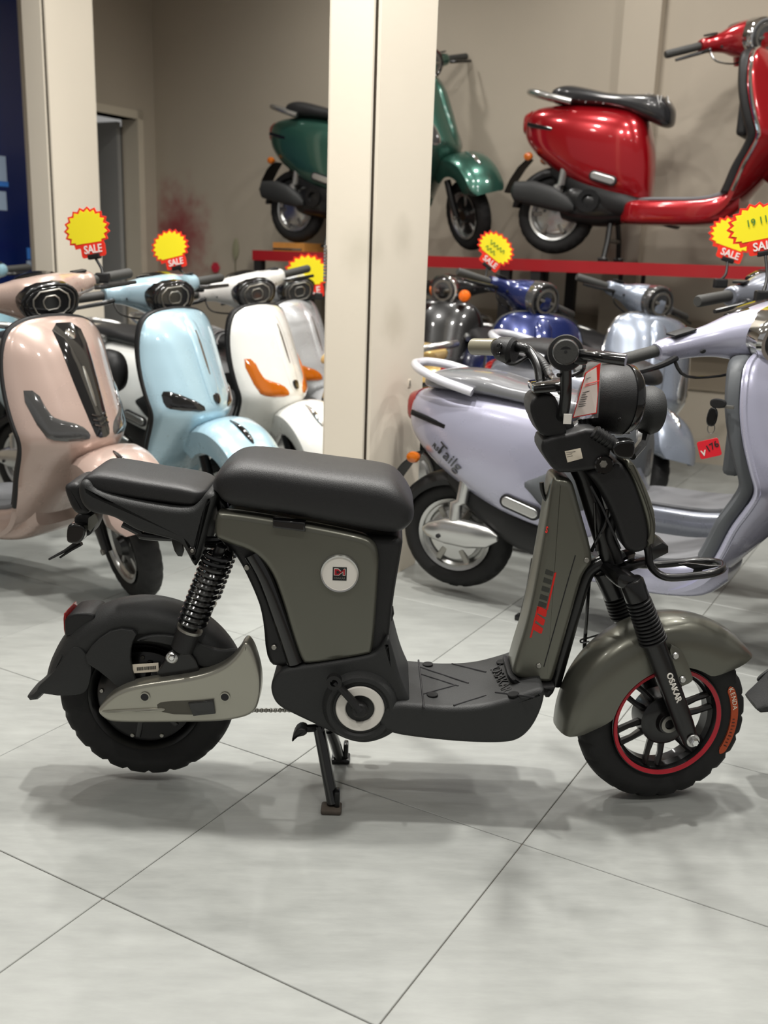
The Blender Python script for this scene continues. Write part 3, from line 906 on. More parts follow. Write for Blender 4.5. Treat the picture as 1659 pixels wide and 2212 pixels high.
    for y0 in (300, 480, 660, 840, 990):
        x0 = 600 - (y0 - 300) * .22
        quadpx([S(x0, y0), S(x0 + 165, y0 + 60), S(x0 + 140, y0 + 150), S(x0 - 25, y0 + 100)], gd)
        
    part('dark_emblem', gd, K_darklogo, sw, 0)
    part('side_letter', lettering('S', .02, P(1184, 1140, -.03) + V((-.006, -.02, 0)), V((.3, -1, 0)), V((.1, 0, 1))), K_redlogo, sw, 0)
    part('bag_hook', tube([P(1188, 1085, -.0), P(1178, 1078, -.0), P(1172, 1062, -.0), P(1170, 1042, -.0)], .005, 8, smooth=4), K_metal, t)
    part('down_tube', tube([P(1300, 1214, 0), P(1278, 1226, 0), P(1262, 1250, 0), P(1240, 1320, 0), P(1196, 1478, 0)], .017, 12, smooth=5), K_metal, t)
    part('base_collar', prof([(1098, 1452), (1130, 1474), (1194, 1480), (1200, 1468), (1200, 1492), (1182, 1512), (1168, 1492), (1120, 1486), (1096, 1470)], -.055, -.062, .062, .012, 1, 4), K, t)
    part('head_tube', tube([P(1240, 985), P(1262, 1030), P(1328, 1240)], .022, 16), K_metal, t)
    # ---- front apron and boxes
    part('apron_back', prof([(1262, 1018), (1325, 995), (1350, 1005), (1372, 1040), (1398, 1120), (1404, 1170), (1392, 1192), (1362, 1195), (1346, 1182), (1322, 1105), (1288, 1045)], -.05, -.055, .075, .012), K, t)
    part('apron_front', prof([(1345, 992), (1368, 995), (1398, 1055), (1417, 1110), (1419, 1150), (1406, 1184), (1394, 1186), (1400, 1150), (1392, 1110), (1368, 1040)], -.05, -.054, .075, .012), K_olive, t)
    part('apron_seam', tube([P(1276, 1050, -.057), P(1300, 1095, -.057), P(1340, 1185, -.057)], .0025, 6), K_ink, t)
    fbx = part('controller_box', prof([(1167, 968), (1174, 946), (1230, 936), (1275, 922), (1305, 934), (1322, 956), (1314, 1005), (1290, 1014), (1212, 1024), (1194, 1014), (1176, 988)], -.06, -.065, .05, .010, 1), K, t)
    lbx = part('white_label', prof([(1220, 975), (1254, 968), (1259, 990), (1226, 999)], -.066, -.0668, -.064, .0003, 0, 1), K_cream, fbx, 0)
    for k in range(3):
        a0, a1 = P(1223 + k, 978 + 4.5 * k, -.067), P(1235 + k + (8 if k == 0 else 0), 975.5 + 4.5 * k, -.067)
        part('print_line', tube([a0, a1], .0004, 4), K_ink, lbx)
    part('pivot_washer', disc(P(1303, 1002, -.06), -YY, .02, .012, .003, 24), K_gloss, t)
    part('pivot_bolt', disc(P(1303, 1002, -.072), -YY, .0085, .006, .002, 6), K_steel, t)
    g = tube([P(1283, 932, -.07), P(1330, 962, -.07)], .013, 12)
    for k in range(5):
        q = P(1286, 934, -.07).lerp(P(1316, 953, -.07), k / 4); ringg(q, (P(1330, 962, -.07) - P(1283, 932, -.07)), .008, .015, .003, 16, g)
    part('connector_boot', g, K, t)
    part('connector_block', prof([(1318, 962), (1333, 950), (1364, 948), (1369, 956), (1366, 984), (1352, 990), (1325, 984)], -.075, -.09, -.05, .004, 1), K_gloss, t)
    part('clamp_block', prof([(1142, 880), (1150, 858), (1172, 850), (1196, 852), (1206, 872), (1214, 905), (1226, 936), (1210, 946), (1168, 942), (1152, 912)], -.045, -.055, .055, .006, 1), K, t)
    part('clamp_neck', tube([P(1200, 890), P(1232, 960)], .024, 14), K_plastic, t)
    part('display', box(P(1185, 832, -.02), (.075, .09, .018), .005, V((.97, 0, .12)).normalized(), YY, V((-.12, 0, .97)).normalized()), K_glassdark, t)
    part('display_film', box(P(1205, 800, .01), (.045, .06, .03), .012, V((.9, .2, .3)).normalized(), YY, V((-.3, 0, .9)).normalized()), K_clear, t)
    # ---- handlebar
    DN, DF = -.255, .275
    n0, n1 = P(1222, 800, DN + .06), P(1216, 905, -.05)
    part('handlebar', tube([P(1222, 762, DN), P(1222, 764, DN + .10), P(1222, 800, DN + .135), P(1222, 850, -.09), P(1215, 895, -.06), P(1196, 902, 0), P(1176, 885, .05), P(1168, 850, .08), P(1165, 800, .11), P(1146, 762, .15), P(1118, 750, .17), P(1020, 750, DF)], .0115, 12, smooth=5), K_metal, t)
    ax = (P(1222, 762, DN) - P(1222, 764, DN + .1)).normalized()
    gq = P(1222, 760, DN)
    gr_ = part('near_grip', lathe([(1e-4, 0), (.0205, 0), (.0225, -.003), (.0225, -.008), (.0195, -.010), (.0195, -.10), (1e-4, -.1)], gq, ax, 32), K_grip, t)
    part('grip_film', lathe([(.0228, .0005), (.0238, -.004), (.0225, -.012)], gq, ax, 32), K_clear, gr_)
    part('grip_cap_hole', disc(gq + ax * .0003, ax, .0028, .0006, .0001, 10), K_ink, gr_)
    part('grip_flange', lathe([(.02, -.10), (.033, -.102), (.035, -.11), (.033, -.125), (.02, -.128)], gq, ax, 32), K_plastic, gr_)
    part('lever_mount', box(P(1252, 770, DN + .10), (.03, .03, .03), .006), K_metal, t)
    part('brake_lever', tube([P(1240, 768, DN + .11), P(1268, 768, DN + .08), P(1300, 772, DN + .05), P(1352, 778, DN + .03)], [.009, .009, .0095, .0115], 10, smooth=5), K_gloss, t)
    f0, f1 = P(1022, 749, DF), P(1072, 750, DF - .06)
    part('far_grip', tube([f0, f0 + (f1 - f0) * .03, f1], [.017, .0195, .0195], 16), K_wrapgrip, t)
    part('switch_pod', tube([P(1074, 752, .19), P(1078, 752, .185), P(1104, 758, .17), P(1112, 759, .165)], [.019, .026, .031, .024], 14), K_plastic, t)
    part('switch_button', disc(P(1078, 746, .155), -YY, .006, .01, .002, 10), K_gloss, t)
    part('switch_button', disc(P(1076, 764, .155), -YY, .005, .01, .002, 10), K_gloss, t)
    part('brake_cable', tube([P(1080, 775, .18), P(1110, 786, .15), P(1150, 765, .15), P(1170, 775, .12), P(1195, 815, .08), P(1210, 850, .05)], .0045, 8, smooth=5), K_plastic, t)
    part('brake_cable', tube([P(1205, 810, -.12), P(1232, 812, -.1), P(1258, 800, -.1), P(1262, 790, -.13)], .004, 8, smooth=5), K_plastic, t)
    g = Geo()
    hs = [P(1150, 765, .15), P(1170, 780, .12), P(1188, 812, .08)]
    hp_ = catmull(hs, 8)
    for a, b in zip(hp_, hp_[1:]): ringg(a, b - a, .003, .0095, .006, 12, g)
    part('cable_sleeve', g, K_plastic, t)
    # ---- headlamp, horn
    hd = V((math.cos(.22), math.sin(.22), -.06)).normalized()
    hc_ = P(1262, 858, .02)
    L_ = .165
    part('headlamp', lathe([(1e-4, -.005), (.035, 0), (.058, .014), (.069, .036), (.073, .062), (.074, .084)], hc_, hd, 40), K, t)
    part('headlamp_rim', lathe([(.074, .084), (.0765, .085), (.0755, .098), (.068, .107), (.05, .109)], hc_, hd, 40), K_gloss, t)
    part('headlamp_lens', lathe([(.068, .105), (.045, .112), (.02, .116), (1e-4, .117)], hc_, hd, 40), K_lens, t)
    part('headlamp_screw', disc(P(1338, 906, -.05), -YY, .004, .003, .001, 10), K_gloss, t)
    part('headlamp_bracket', tube([P(1240, 930, 0), P(1270, 905, .02), P(1290, 890, .03)], .014, 10), K_metal, t)
    g = Geo()
    for k in range(6): tube([P(1252 + 9 * k, 905, .0), P(1262 + 8 * k, 935, .0)], .005, 6, g=g)
    part('wire_bundle', g, K_gloss, t)
    h2 = P(1378, 885, .16)
    part('horn_shell', lathe([(1e-4, -.012), (.035, -.006), (.052, .01), (.056, .03), (.05, .045), (1e-4, .047)], h2, hd, 32), K_rough, t)
    part('horn_stay', tube([h2 + hd * .02 + V((0, 0, -.04)), P(1385, 960, .12), P(1365, 985, .08)], [.018, .012, .01], 8), K_gloss, t)
    # ---- fork, wheel, rack: steered to the left
    ST = math.radians(11)
    wx = V((math.cos(ST), math.sin(ST), 0)); wy = V((-math.sin(ST), math.cos(ST), 0))
    FC = V((.642, YM, .1985))
    part('front_tyre', wheel_geo(FC, wy, .1985, .080, .126, 5, 0), K_rubber, t)
    part('front_rim', lathe([(.126, -.032), (.130, -.037), (.124, -.036), (.117, -.026), (.113, -.014), (.113, .014), (.117, .026), (.124, .036), (.130, .037), (.126, .032), (.108, .014), (.108, -.014)], FC, wy, 72, closed=True), K_metal, t)
    part('rim_stripe', lathe([(.119, -.0362), (.1275, -.0395), (.1285, -.0375), (.119, -.034)], FC, wy, 72, closed=True), K_red, t)
    fh = part('front_hub', lathe([(1e-4, -.045), (.024, -.045), (.028, -.035), (.05, -.033), (.058, -.026), (.06, 0), (.058, .026), (.05, .033), (.028, .035), (.024, .045), (1e-4, .045)], FC, wy, 48), K_metal, t)
    part('hub_ring', ringg(FC - wy * .046, -wy, .012, .02, .003, 28), K_steel, fh)
    for k in range(12):
        a = 2 * PI * (k // 2) / 6 + (.24 if k % 2 else -.24) + .35
        a2 = 2 * PI * (k // 2) / 6 + (.14 if k % 2 else -.14) + .35
        d0 = wx * math.cos(a) + Z * math.sin(a); d1 = wx * math.cos(a2) + Z * math.sin(a2)
        dd = d1
        part('spoke', tube([FC + d0 * .052 - wy * .01, FC + (d0 + d1).normalized() * .085 - wy * .014, FC + dd * .114 - wy * .016], [.011, .0085, .0095], 6, flat=.8), K_metal, t)
    fd = part('front_mudguard', fender(FC, wy, wx, .247, .060, .140, 40, 184, n=48, taper=.55), K_olive, t)
    off = -.062
    lab = lathe([(.150, off + .022), (.158, off + .0206), (.170, off + .0226), (.172, off + .024)], FC, wy, 30, arc=(math.radians(-30), math.radians(28)), u=wx)
    def sidew(ang, r, h): return FC + (wx * math.cos(ang) + Z * math.sin(ang)) * r - wy * h
    g = Geo(); gv = []; gf = []
    n = 30
    for i in range(n + 1):
        an = math.radians(30 - 62 * i / n); e = min(i, n - i) / 1.5; hw_ = .0085 * min(1, math.sqrt(max(e, .05)))
        gv += [sidew(an, .160 - hw_, .0407), sidew(an, .160 + hw_, .0405)]
    for i in range(n): gf.append((2 * i, 2 * i + 2, 2 * i + 3, 2 * i + 1))
    fl_ = Geo(); fl_.add(gv, gf); fl_.add([p + wy * .003 for p in gv], [f[::-1] for f in gf])
    tl = part('tyre_label', fl_, K_orange, t)
    def arcword(word, a0, step, size, mm, nm):
        g = Geo()
        for i, chh in enumerate(word):
            an = math.radians(a0 - step * i); r_ = wx * math.cos(an) + Z * math.sin(an); tn = wx * math.sin(an) - Z * math.cos(an)
            if chh != ' ': lettering(chh, size, sidew(an, .160, .0412), tn, r_, g, ext=.0003)
        part(nm, g, mm, tl, 0)
    arcword('KENDA', 27, 4.2, .0155, K_cream, 'tyre_word')
    g = Geo()
    for i in range(9):
        an = math.radians(0 - 3.0 * i); r_ = wx * math.cos(an) + Z * math.sin(an)
        tube([sidew(an, .156, .0413), sidew(an, .1605 + .0015 * (i % 3), .0413)], .0009, 4, g=g)
    part('tyre_small_print', g, K_ink, tl, 0)
    # fork legs
    for sg, nm in ((-1, 'near'), (1, 'far')):
        o = wy * (.078 * sg)
        nearo = wy * -.078
        topq = P(1366, 1262, -.078) - nearo + o
        axq = FC + V((.028, 0, -.012)) + o
        d = (axq - topq)
        lg_ = part('fork_leg', tube([topq + d * .36, topq + d * .38, topq + d * .92, axq + d * .04], [.024, .0245, .0215, .017], 18), K_metal, t)
        prof_ = []
        N = 12
        for k in range(N):
            h0 = d.length * (.10 + .27 * k / N); st_ = d.length * .27 / N
            r_ = .021 + .004 * k / N
            prof_ += [(r_, h0), (r_ + .006, h0 + st_ * .3), (r_ + .006, h0 + st_ * .7), (r_, h0 + st_)]
        part('fork_bellows', lathe(prof_, topq, d, 24), K_plastic, lg_)
        part('fork_socket', tube([topq - d * .03, topq - d * .015, topq + d * .09, topq + d * .1], [.022, .026, .026, .020], 20), K_metal, lg_)
        ng = axq + wy * (.02 * sg)
        part('axle_washer', disc(ng, wy * sg, .015, .004, .001, 20), K_silver, lg_)
        part('axle_nut', disc(ng + wy * sg * .004, wy * sg, .010, .010, .003, 6), K_chrome, lg_)
        if sg < 0:
            q = topq + d * .64 - wy * .0255
            part('fork_word', lettering('OSAKAR', .0185, q - wy * -.001 + V((.0, 0, 0)), d, -wx * 1 + V((0, 0, 0)) if False else wx, ext=.0012, bold=.0003), K_white, lg_, 0)
    tc_ = P(1366, 1262, -.078) + wy * .078
    cw = part('fork_crown', box(tc_ + V((-.012, 0, .006)), (.062, .19, .034), .012, V((.95, .15, -.25)).normalized(), wy), K_metal, t)
    part('crown_tube', tube([P(1306, 1232), P(1330, 1285)], .027, 18), K_metal, t)
    part('steering_nut', disc(P(1315, 1228), V((-.3, 0, 1)), .02, .02, .004, 6), K_metal, t)
    # mudguard bracket
    def wp(px, py): return atPlane(px, py, FC - wy * .068, wy)
    o2 = [wp(a, b) for a, b in ((1442, 1388), (1470, 1402), (1480, 1420), (1496, 1462), (1494, 1472), (1467, 1484), (1455, 1450))]
    out = [((p - FC).dot(wx), p.z - FC.z) for p in o2]
    br = part('mudguard_bracket', rx(chaikin(out, 1), FC - wy * .068, wx, Z, wy, -.004, .004, .002, 2), K_olive, t)
    for px, py in ((1457, 1415), (1472, 1466)):
        part('bracket_bolt', disc(wp(px, py) - wy * .003, -wy, .0085, .005, .0025, 18), K_silver, br)
    part('cotter_ring', tube([P(1392, 1288, -.08) + V((math.cos(a) * .006, 0, math.sin(a) * .004)) for a in [2 * PI * k / 12 for k in range(12)]], .001, 5, closed=True), mat('brass', (190, 160, 70), .3, .9), t)
    # front carrier
    ra = [P(1398, 1170, -.03), P(1401, 1196, -.03), P(1408, 1226, -.035), P(1440, 1247, -.045), P(1500, 1244, -.045), P(1545, 1237, -.035), P(1562, 1226, .0), P(1550, 1215, .06), P(1500, 1213, .09), P(1420, 1220, .09), P(1370, 1218, .075), P(1362, 1200, .06), P(1358, 1175, .05)]
    cr_ = part('front_carrier', tube(ra, .0085, 12, smooth=5), K_metal, t)
    part('carrier_plate', prof([(1461, 1212), (1482, 1210), (1530, 1216), (1552, 1216), (1530, 1222), (1512, 1226), (1506, 1234), (1492, 1232), (1494, 1224), (1470, 1216)], 0, -.02, -.014, .001, 0, 1), K_metal, cr_)
    part('carrier_bracket', prof([(1400, 1182), (1428, 1168), (1440, 1176), (1440, 1190), (1408, 1206), (1400, 1200)], -.02, -.035, .04, .002, 0, 2), K_metal, cr_)
    part('carrier_strap', prof([(1335, 1222), (1400, 1206), (1404, 1214), (1345, 1238)], -.02, -.03, .0, .002, 0, 2), K_metal, cr_)
    part('carrier_strap', tube([P(1322, 1218), P(1345, 1200), P(1362, 1195, .03)], .012, 8), K_metal, cr_)
    # cables
    part('hose', tube([P(1338, 1100, -.01), P(1322, 1130, -.02), P(1318, 1160, -.02), P(1330, 1190, -.02), P(1338, 1215, -.02)], .0105, 10, smooth=5), K_plastic, t)
    part('cable', tube([P(1312, 1100, -.03), P(1308, 1130, -.03), P(1290, 1165, -.03), P(1278, 1190, -.02)], .004, 8, smooth=5), K_gloss, t)
    part('cable', tube([P(1284, 1085, -.02), P(1286, 1130, -.02), P(1290, 1190, -.02)], .004, 8, smooth=5), K_gloss, t)
    part('brake_rod_cable', tube([P(1273, 1245, .03), P(1268, 1320, .03), P(1263, 1395, .03), P(1262, 1440, .04)], .0045, 8, smooth=4), K_gloss, t)
    part('cable_guide', tube([P(1296, 1370, .02), P(1270, 1378, .02), P(1255, 1382, .01), P(1256, 1388, .01), P(1272, 1386, .04)], .002, 6, smooth=4), K_metal, t)
    # ---- centre stand
    cs = part('stand_leg', tube([P(688, 1568, -.07), P(700, 1630, -.085), P(719, 1735, -.115)], .0135, 12), K_gloss, t)
    f_ = P(716, 1742, -.12)
    part('stand_foot', box(V((f_.x, f_.y, .006)), (.045, .04, .012), .004), mat('worn_stand_foot', (84, 76, 68), .6, .3, var=.3, vscale=40), cs)
    part('stand_foot_tab', box(V((f_.x + .012, f_.y + .006, .025)), (.012, .025, .05), .004), K_metal, cs)
    cs2 = part('stand_leg', tube([P(712, 1575, .05), P(722, 1600, .075), P(734, 1640, .10)], .0135, 12), K_gloss, t)
    f_ = P(736, 1645, .105)
    part('stand_foot', box(V((f_.x, f_.y, .006)), (.045, .04, .012), .004), K_metal, cs2)
    part('stand_foot_tab', box(V((f_.x + .012, f_.y, .025)), (.012, .025, .05), .004), K_metal, cs2)
    part('stand_crossbar', tube([P(690, 1572, -.08), P(712, 1570, .08)], .012, 10), K_metal, t)
    sp_ = part('stand_pedal', prof([(631, 1592), (638, 1572), (650, 1564), (664, 1568), (664, 1580), (640, 1585), (635, 1595)], -.09, -.11, -.075, .004, 1, 3), K_plastic, t)
    part('stand_pedal_arm', tube([P(655, 1574, -.09), P(690, 1572, -.07)], .009, 8), K_metal, sp_)
    part('side_hook', tube([P(846, 1310, -.05), P(848, 1325, -.05), P(843, 1340, -.05)], .004, 6), K_metal, t)
    return t


EB = bike()
# a second bike of the same kind: only the tip of its rear mudguard reaches into the frame
eb2 = copy_tree(EB)
eb2['label'] = 'black mudguard tip of a second electric bike at the right edge'
eb2.location = EB.location + V((1.648, .06, 0))

# price sheet hung from the handlebar
ps = thing('price_sheet', 'red bordered printed price sheet in a clear sleeve on the handlebar', 'price tag', P(1290, 790, -.10), worldgeo=True)
def sheet(pts, d0, d1, th, nm, m, par, dyo=0.):
    g = Geo(); n = len(pts)
    v0 = [P(a, b, c + dyo) for a, b, c in pts]; v1 = [p + YY * th for p in v0]
    g.add(v0 + v1, [(0, 1, 2, 3), (7, 6, 5, 4)] + [(i, i + 4, (i + 1) % 4 + 4, (i + 1) % 4) for i in range(4)])
    return part(nm, g, m, par, 0)
sl = sheet([(1268, 782, -.105), (1301, 780, -.085), (1292, 902, -.105), (1228, 908, -.125)], 0, 0, .001, 'sleeve', K_clear, ps)
sheet([(1264, 806, -.108), (1297.5, 784, -.088), (1289, 893, -.108), (1237, 903, -.126)], 0, 0, .0006, 'red_border', K_redlogo, ps, -.001)
pp = sheet([(1266, 807.5, -.108), (1296, 788, -.088), (1287.5, 891, -.108), (1239.5, 900.5, -.126)], 0, 0, .0006, 'paper', K_paper, ps, -.0018)
for k, (x0, y0, x1, y1, mm) in enumerate(((1264, 830, 1294, 822, K_redlogo), (1266, 818, 1275, 814, K_ink), (1262, 834, 1288, 828, K_redlogo), (1258, 848, 1288, 840, K_ink), (1256, 853, 1265, 851, K_ink), (1255, 858, 1268, 856, K_ink), (1253, 863, 1266, 861, K_ink), (1252, 868, 1264, 866, K_ink), (1250, 873, 1273, 870, K_ink), (1249, 878, 1281, 872, K_ink))):
    def onp(x, y):
        c4 = [P(a, b, c - .0022) for a, b, c in ((1266, 807.5, -.108), (1296, 788, -.088), (1287.5, 891, -.108), (1239.5, 900.5, -.126))]
        n4 = (c4[1] - c4[0]).cross(c4[3] - c4[0]); return atPlane(x, y, c4[0], n4) + V((0, -.004, 0))
    part('print_line', tube([onp(x0, y0), onp(x1, y1)], .0007, 4), mm, pp, 0)
part('tape', box(P(1226, 905, -.127), (.016, .001, .02), .0003, seg=1), K_white, ps)

# ------------------------------------------------------------------ scooters
SH = [  # leg shield centre line: x, z, half width, set-back of the edges
    (.920, .957, .030, .004), (.940, .946, .120, .026), (.965, .915, .180, .058), (.998, .858, .212, .088), (1.028, .785, .226, .110), (1.060, .705, .232, .124),
    (1.090, .630, .232, .130), (1.108, .572, .226, .130), (1.084, .520, .214, .122), (1.020, .445, .200, .094), (.948, .350, .188, .054), (.872, .262, .176, .020), (.77, .207, .165, .005), (.62, .185, .15, .0)]
SHS = smtab(SH, 5)
X1, Y1 = V((1, 0, 0)), V((0, 1, 0))


def sh_row(t):
    f = t * (len(SHS) - 1); i = min(int(f), len(SHS) - 2); u = f - i
    return [a + (b - a) * u for a, b in zip(SHS[i], SHS[i + 1])]


def sh_pt(s, t, k=1.):
    x, z, hw, sb = sh_row(t); return V((x - sb * abs(s) ** 2.3 * k, s * hw, z))


def sh_front(y, z, h=0.):
    """point of the shield's front at lateral y, height z (upper part), lifted by h"""
    lo, hi = 0., .56
    for _ in range(24):
        m = (lo + hi) / 2
        if sh_row(m)[1] > z: lo = m
        else: hi = m
    hw = sh_row(lo)[2]; s = max(-1, min(1, y / hw)); p = sh_pt(s, lo)
    q1 = sh_pt(s + .02, lo); q2 = sh_pt(s, lo + .01)
    n = (q1 - p).cross(q2 - p); n = n.normalized() * (1 if n.x > 0 else -1)
    return p + n * h


def decal(poly, ctr, h, lift=.001, lay=4, fn=None):
    """slightly domed plate following the shield; poly in (y,z)"""
    fn = fn or sh_front
    poly = chaikin(poly, 1); n = len(poly); g = Geo(); vs = []; fs = []
    ks = [1.0, .985] + [1 - .95 * (i / lay) for i in range(1, lay + 1)]
    for k in ks:
        hh = lift + h * (1 - max(0, (k - .55) / .45) ** 2.5) if k < 1 else -.002
        vs += [fn(ctr[0] + (y - ctr[0]) * k, ctr[1] + (z - ctr[1]) * k, hh) for y, z in poly]
    for a in range(len(ks) - 1):
        for i in range(n):
            j = (i + 1) % n; fs.append((a * n + i, a * n + j, (a + 1) * n + j, (a + 1) * n + i))
    b = (len(ks) - 1) * n; fs.append(tuple(b + i for i in range(n)))
    g.add(vs, fs); return g


def scooter_rear(t, bodym, innerm, seatm, railm, wheel_m, lift, seat_wrap, seat_dx=0., engine=False):
    # --- rear body
    part('rear_body', loftx([(-.185, .63, .665, .012), (-.175, .60, .70, .05), (-.14, .55, .735, .090), (-.06, .475, .752, .125), (.05, .405, .755, .146), (.16, .345, .750, .152), (.27, .300, .738, .150), (.36, .278, .720, .138), (.42, .268, .67, .115), (.455, .272, .56, .085), (.47, .29, .46, .05)], 36, 2.9), bodym, t)
    if not engine: part('side_recess', loftx([(.28, .45, .50, .1505), (.34, .37, .56, .150), (.40, .34, .60, .130), (.445, .34, .58, .10), (.47, .36, .5, .06)], 24, 3.2), innerm, t)
    part('underbody', loftx([(-.02, .40, .52, .07), (.10, .30, .46, .10), (.25, .22, .40, .12), (.42, .20, .32, .12), (.60, .165, .24, .11)], 20, 3), K_plastic, t)
    for sg in (1, -1):
        part('side_badge', loftx([(.20, .405, .425, .150), (.22, .395, .428, .1535), (.30, .372, .405, .1535), (.32, .372, .392, .149)], 16, 3) if False else rx(rrect(.125, .034, .0165, 6), V((.27, .148 * sg, .395)), V((.96, 0, -.28)), V((.28, 0, .96)), Y1 * sg, -.01, .009, .004, 3), K_silver, t)
        part('badge_surround', rx(rrect(.14, .048, .023, 6), V((.27, .147 * sg, .395)), V((.96, 0, -.28)), V((.28, 0, .96)), Y1 * sg, -.01, .006, .002, 2), K_plastic, t)
        part('tail_strip', box(V((-.075, .118 * sg, .645)), (.15, .012, .022), .005, V((.95, .18 * sg, -.22)).normalized(), Y1, V((.22, 0, .95))), K_glassdark, t)
    part('tail_lamp', loftx([(-.195, .64, .70, .03), (-.185, .62, .72, .055), (-.15, .62, .735, .075)], 18, 3), K_lensred, t)
    # --- seat
    stab = [(-.115, .755, .775, .06), (-.10, .745, .800, .095), (-.02, .74, .818, .118), (.10, .738, .815, .124), (.20, .728, .795, .120), (.32, .71, .782, .112), (.42, .69, .762, .098), (.465, .685, .735, .075), (.48, .69, .715, .04)]
    if engine: stab = [(-.05, .775, .80, .06), (-.03, .76, .835, .095), (.04, .75, .845, .118), (.14, .74, .825, .124), (.24, .73, .80, .124), (.34, .705, .79, .122), (.44, .66, .785, .116), (.50, .635, .77, .10), (.535, .64, .73, .06), (.545, .66, .70, .02)]
    st = part('seat', loftx(stab, 32, 2.7), seatm, t)
    if seat_wrap:
        random.seed(5)
        for k in range(26):
            x = -.06 + .5 * k / 25 + (.06 if engine else 0); dx = random.uniform(-.05, .05)
            zt = interp([(-.1, .802), (.0, .822), (.1, .822), (.2, .802), (.32, .789), (.42, .769 + (.02 if engine else 0)), (.5, .72 + (.055 if engine else 0))], x)[0]
            hw = .115
            pts = []
            for a in (-80, -60, -40, -15, 10, 35, 60, 80):
                r = math.radians(a + random.uniform(-8, 8)); pts.append(V((x + dx * a / 80, hw * math.sin(r), zt - .062 * (1 - math.cos(r)) + .002)))
            part('film_crease', tube(pts, .0028, 5, smooth=3), K_wrap, st)
    rail = [V((.08, .132, .755)), V((-.03, .138, .785)), V((-.115, .11, .81)), V((-.165, .05, .822)), V((-.172, 0, .823))]
    rail = rail + [V((p.x, -p.y, p.z)) for p in rail[-2::-1]]
    part('grab_rail', tube(rail, .0155, 12, smooth=4), railm, t)
    # --- rear wheel group
    rc = V((0, 0, .2 + lift))
    rw = part('rear_tyre', wheel_geo(rc, Y1, .2, .085, .128, 4, 2, 96), K_rubber, t)
    part('rear_rim', lathe([(.128, -.035), (.132, -.038), (.12, -.034), (.112, -.02), (.112, .02), (.12, .034), (.132, .038), (.128, .035), (.106, .02), (.106, -.02)], rc, Y1, 48, closed=True), wheel_m, t)
    part('rear_hub', lathe([(1e-4, -.045), (.05, -.043), (.09, -.034), (.1, -.02), (.108, -.012), (.108, .012), (.1, .02), (.09, .034), (.05, .043), (1e-4, .045)], rc, Y1, 40), wheel_m, t)
    for k in range(6):
        a = 2 * PI * k / 6; d = V((math.cos(a), 0, math.sin(a)))
        part('rear_spoke', box(rc + d * .075 - Y1 * .036, (.07, .01, .022), .004, d, Y1, d.cross(Y1)), K_steel, t)
    part('rear_mudguard', fender(rc, Y1, X1, .235, .062, .185, 40, 172, n=26, taper=.3), K_plastic, t)
    part('mud_flap', loft([sring(V((x, 0, z)), Y1, V((dx, 0, dz)).normalized(), hw, .006, 14, 3) for x, z, dx, dz, hw in ((-.16, .50, .4, 1, .05), (-.20, .46, .5, 1, .06), (-.24, .40, .6, 1, .06), (-.27, .34, .8, 1, .05))]), K_plastic, t)
    for sg in (1, -1):
        part('rear_indicator', loft([sring(V((-.125, sg * (.085 + k), .505)), X1, Z, r_, r_ * .9, 14, 2) for k, r_ in ((0, .012), (.02, .02), (.035, .024), (.045, .02), (.05, .008))]), K_amber, t)
    g = loft([sring(V((x, -.105, .245 + lift * .5 + dz)), Y1, Z, hw, hz, 18, 2.2) for x, hw, hz, dz in ((-.085, .006, .008, -.006), (-.06, .02, .03, -.005), (0, .028, .048, 0), (.08, .028, .05, .0), (.15, .022, .038, .002), (.185, .008, .012, .004))])
    if engine:
        g = loft([sring(V((x, -.125, z)), Y1, Z, hw, hz, 18, 2.6) for x, z, hw, hz in ((-.20, .335, .01, .02), (-.18, .335, .03, .05), (-.08, .325, .036, .062), (.02, .30, .036, .058), (.10, .27, .03, .04), (.13, .255, .01, .015))])
        part('engine_block', loftx([(.05, .20, .36, .10), (.12, .18, .38, .12), (.25, .17, .36, .12), (.36, .19, .30, .10)], 20, 3), K_metal, t)
        part('engine_fan', ringg(V((.20, -.135, .29)), Y1, .03, .055, .02, 28), K_metal, t)
    mc = part('muffler' if engine else 'motor_cover', g, K_rough if engine else K_silver, t)
    part('cover_screw', disc(V((-.015, -.131, .24)), -Y1, .008, .004, .001, 12), K_ink, mc)
    for sg in (-1, 1):
        part('rear_shock', tube([V((.03, .10 * sg, .29)), V((.03, .10 * sg, .36)), V((.05, .10 * sg, .37)), V((.07, .10 * sg, .52))], [.022, .022, .02, .02], 12), K_silver if sg < 0 else K_metal, t)
    # --- stand
    for sg in (-1, 1):
        l_ = part('stand_leg', tube([V((.30, .06 * sg, .20)), V((.305, .10 * sg, .10)), V((.30, .13 * sg, .012))], .013, 8), K_metal, t)
        part('stand_foot', box(V((.30, .135 * sg, .010)), (.045, .035, .018), .004), K_metal, l_)
    part('stand_bar', tube([V((.305, -.10, .10)), V((.305, .10, .10))], .01, 8), K_metal, t)
    return t


HEADP = {'neck', 'headset', 'lamp_bezel', 'lamp_rim', 'grip', 'brake_lever', 'lever_cable'}


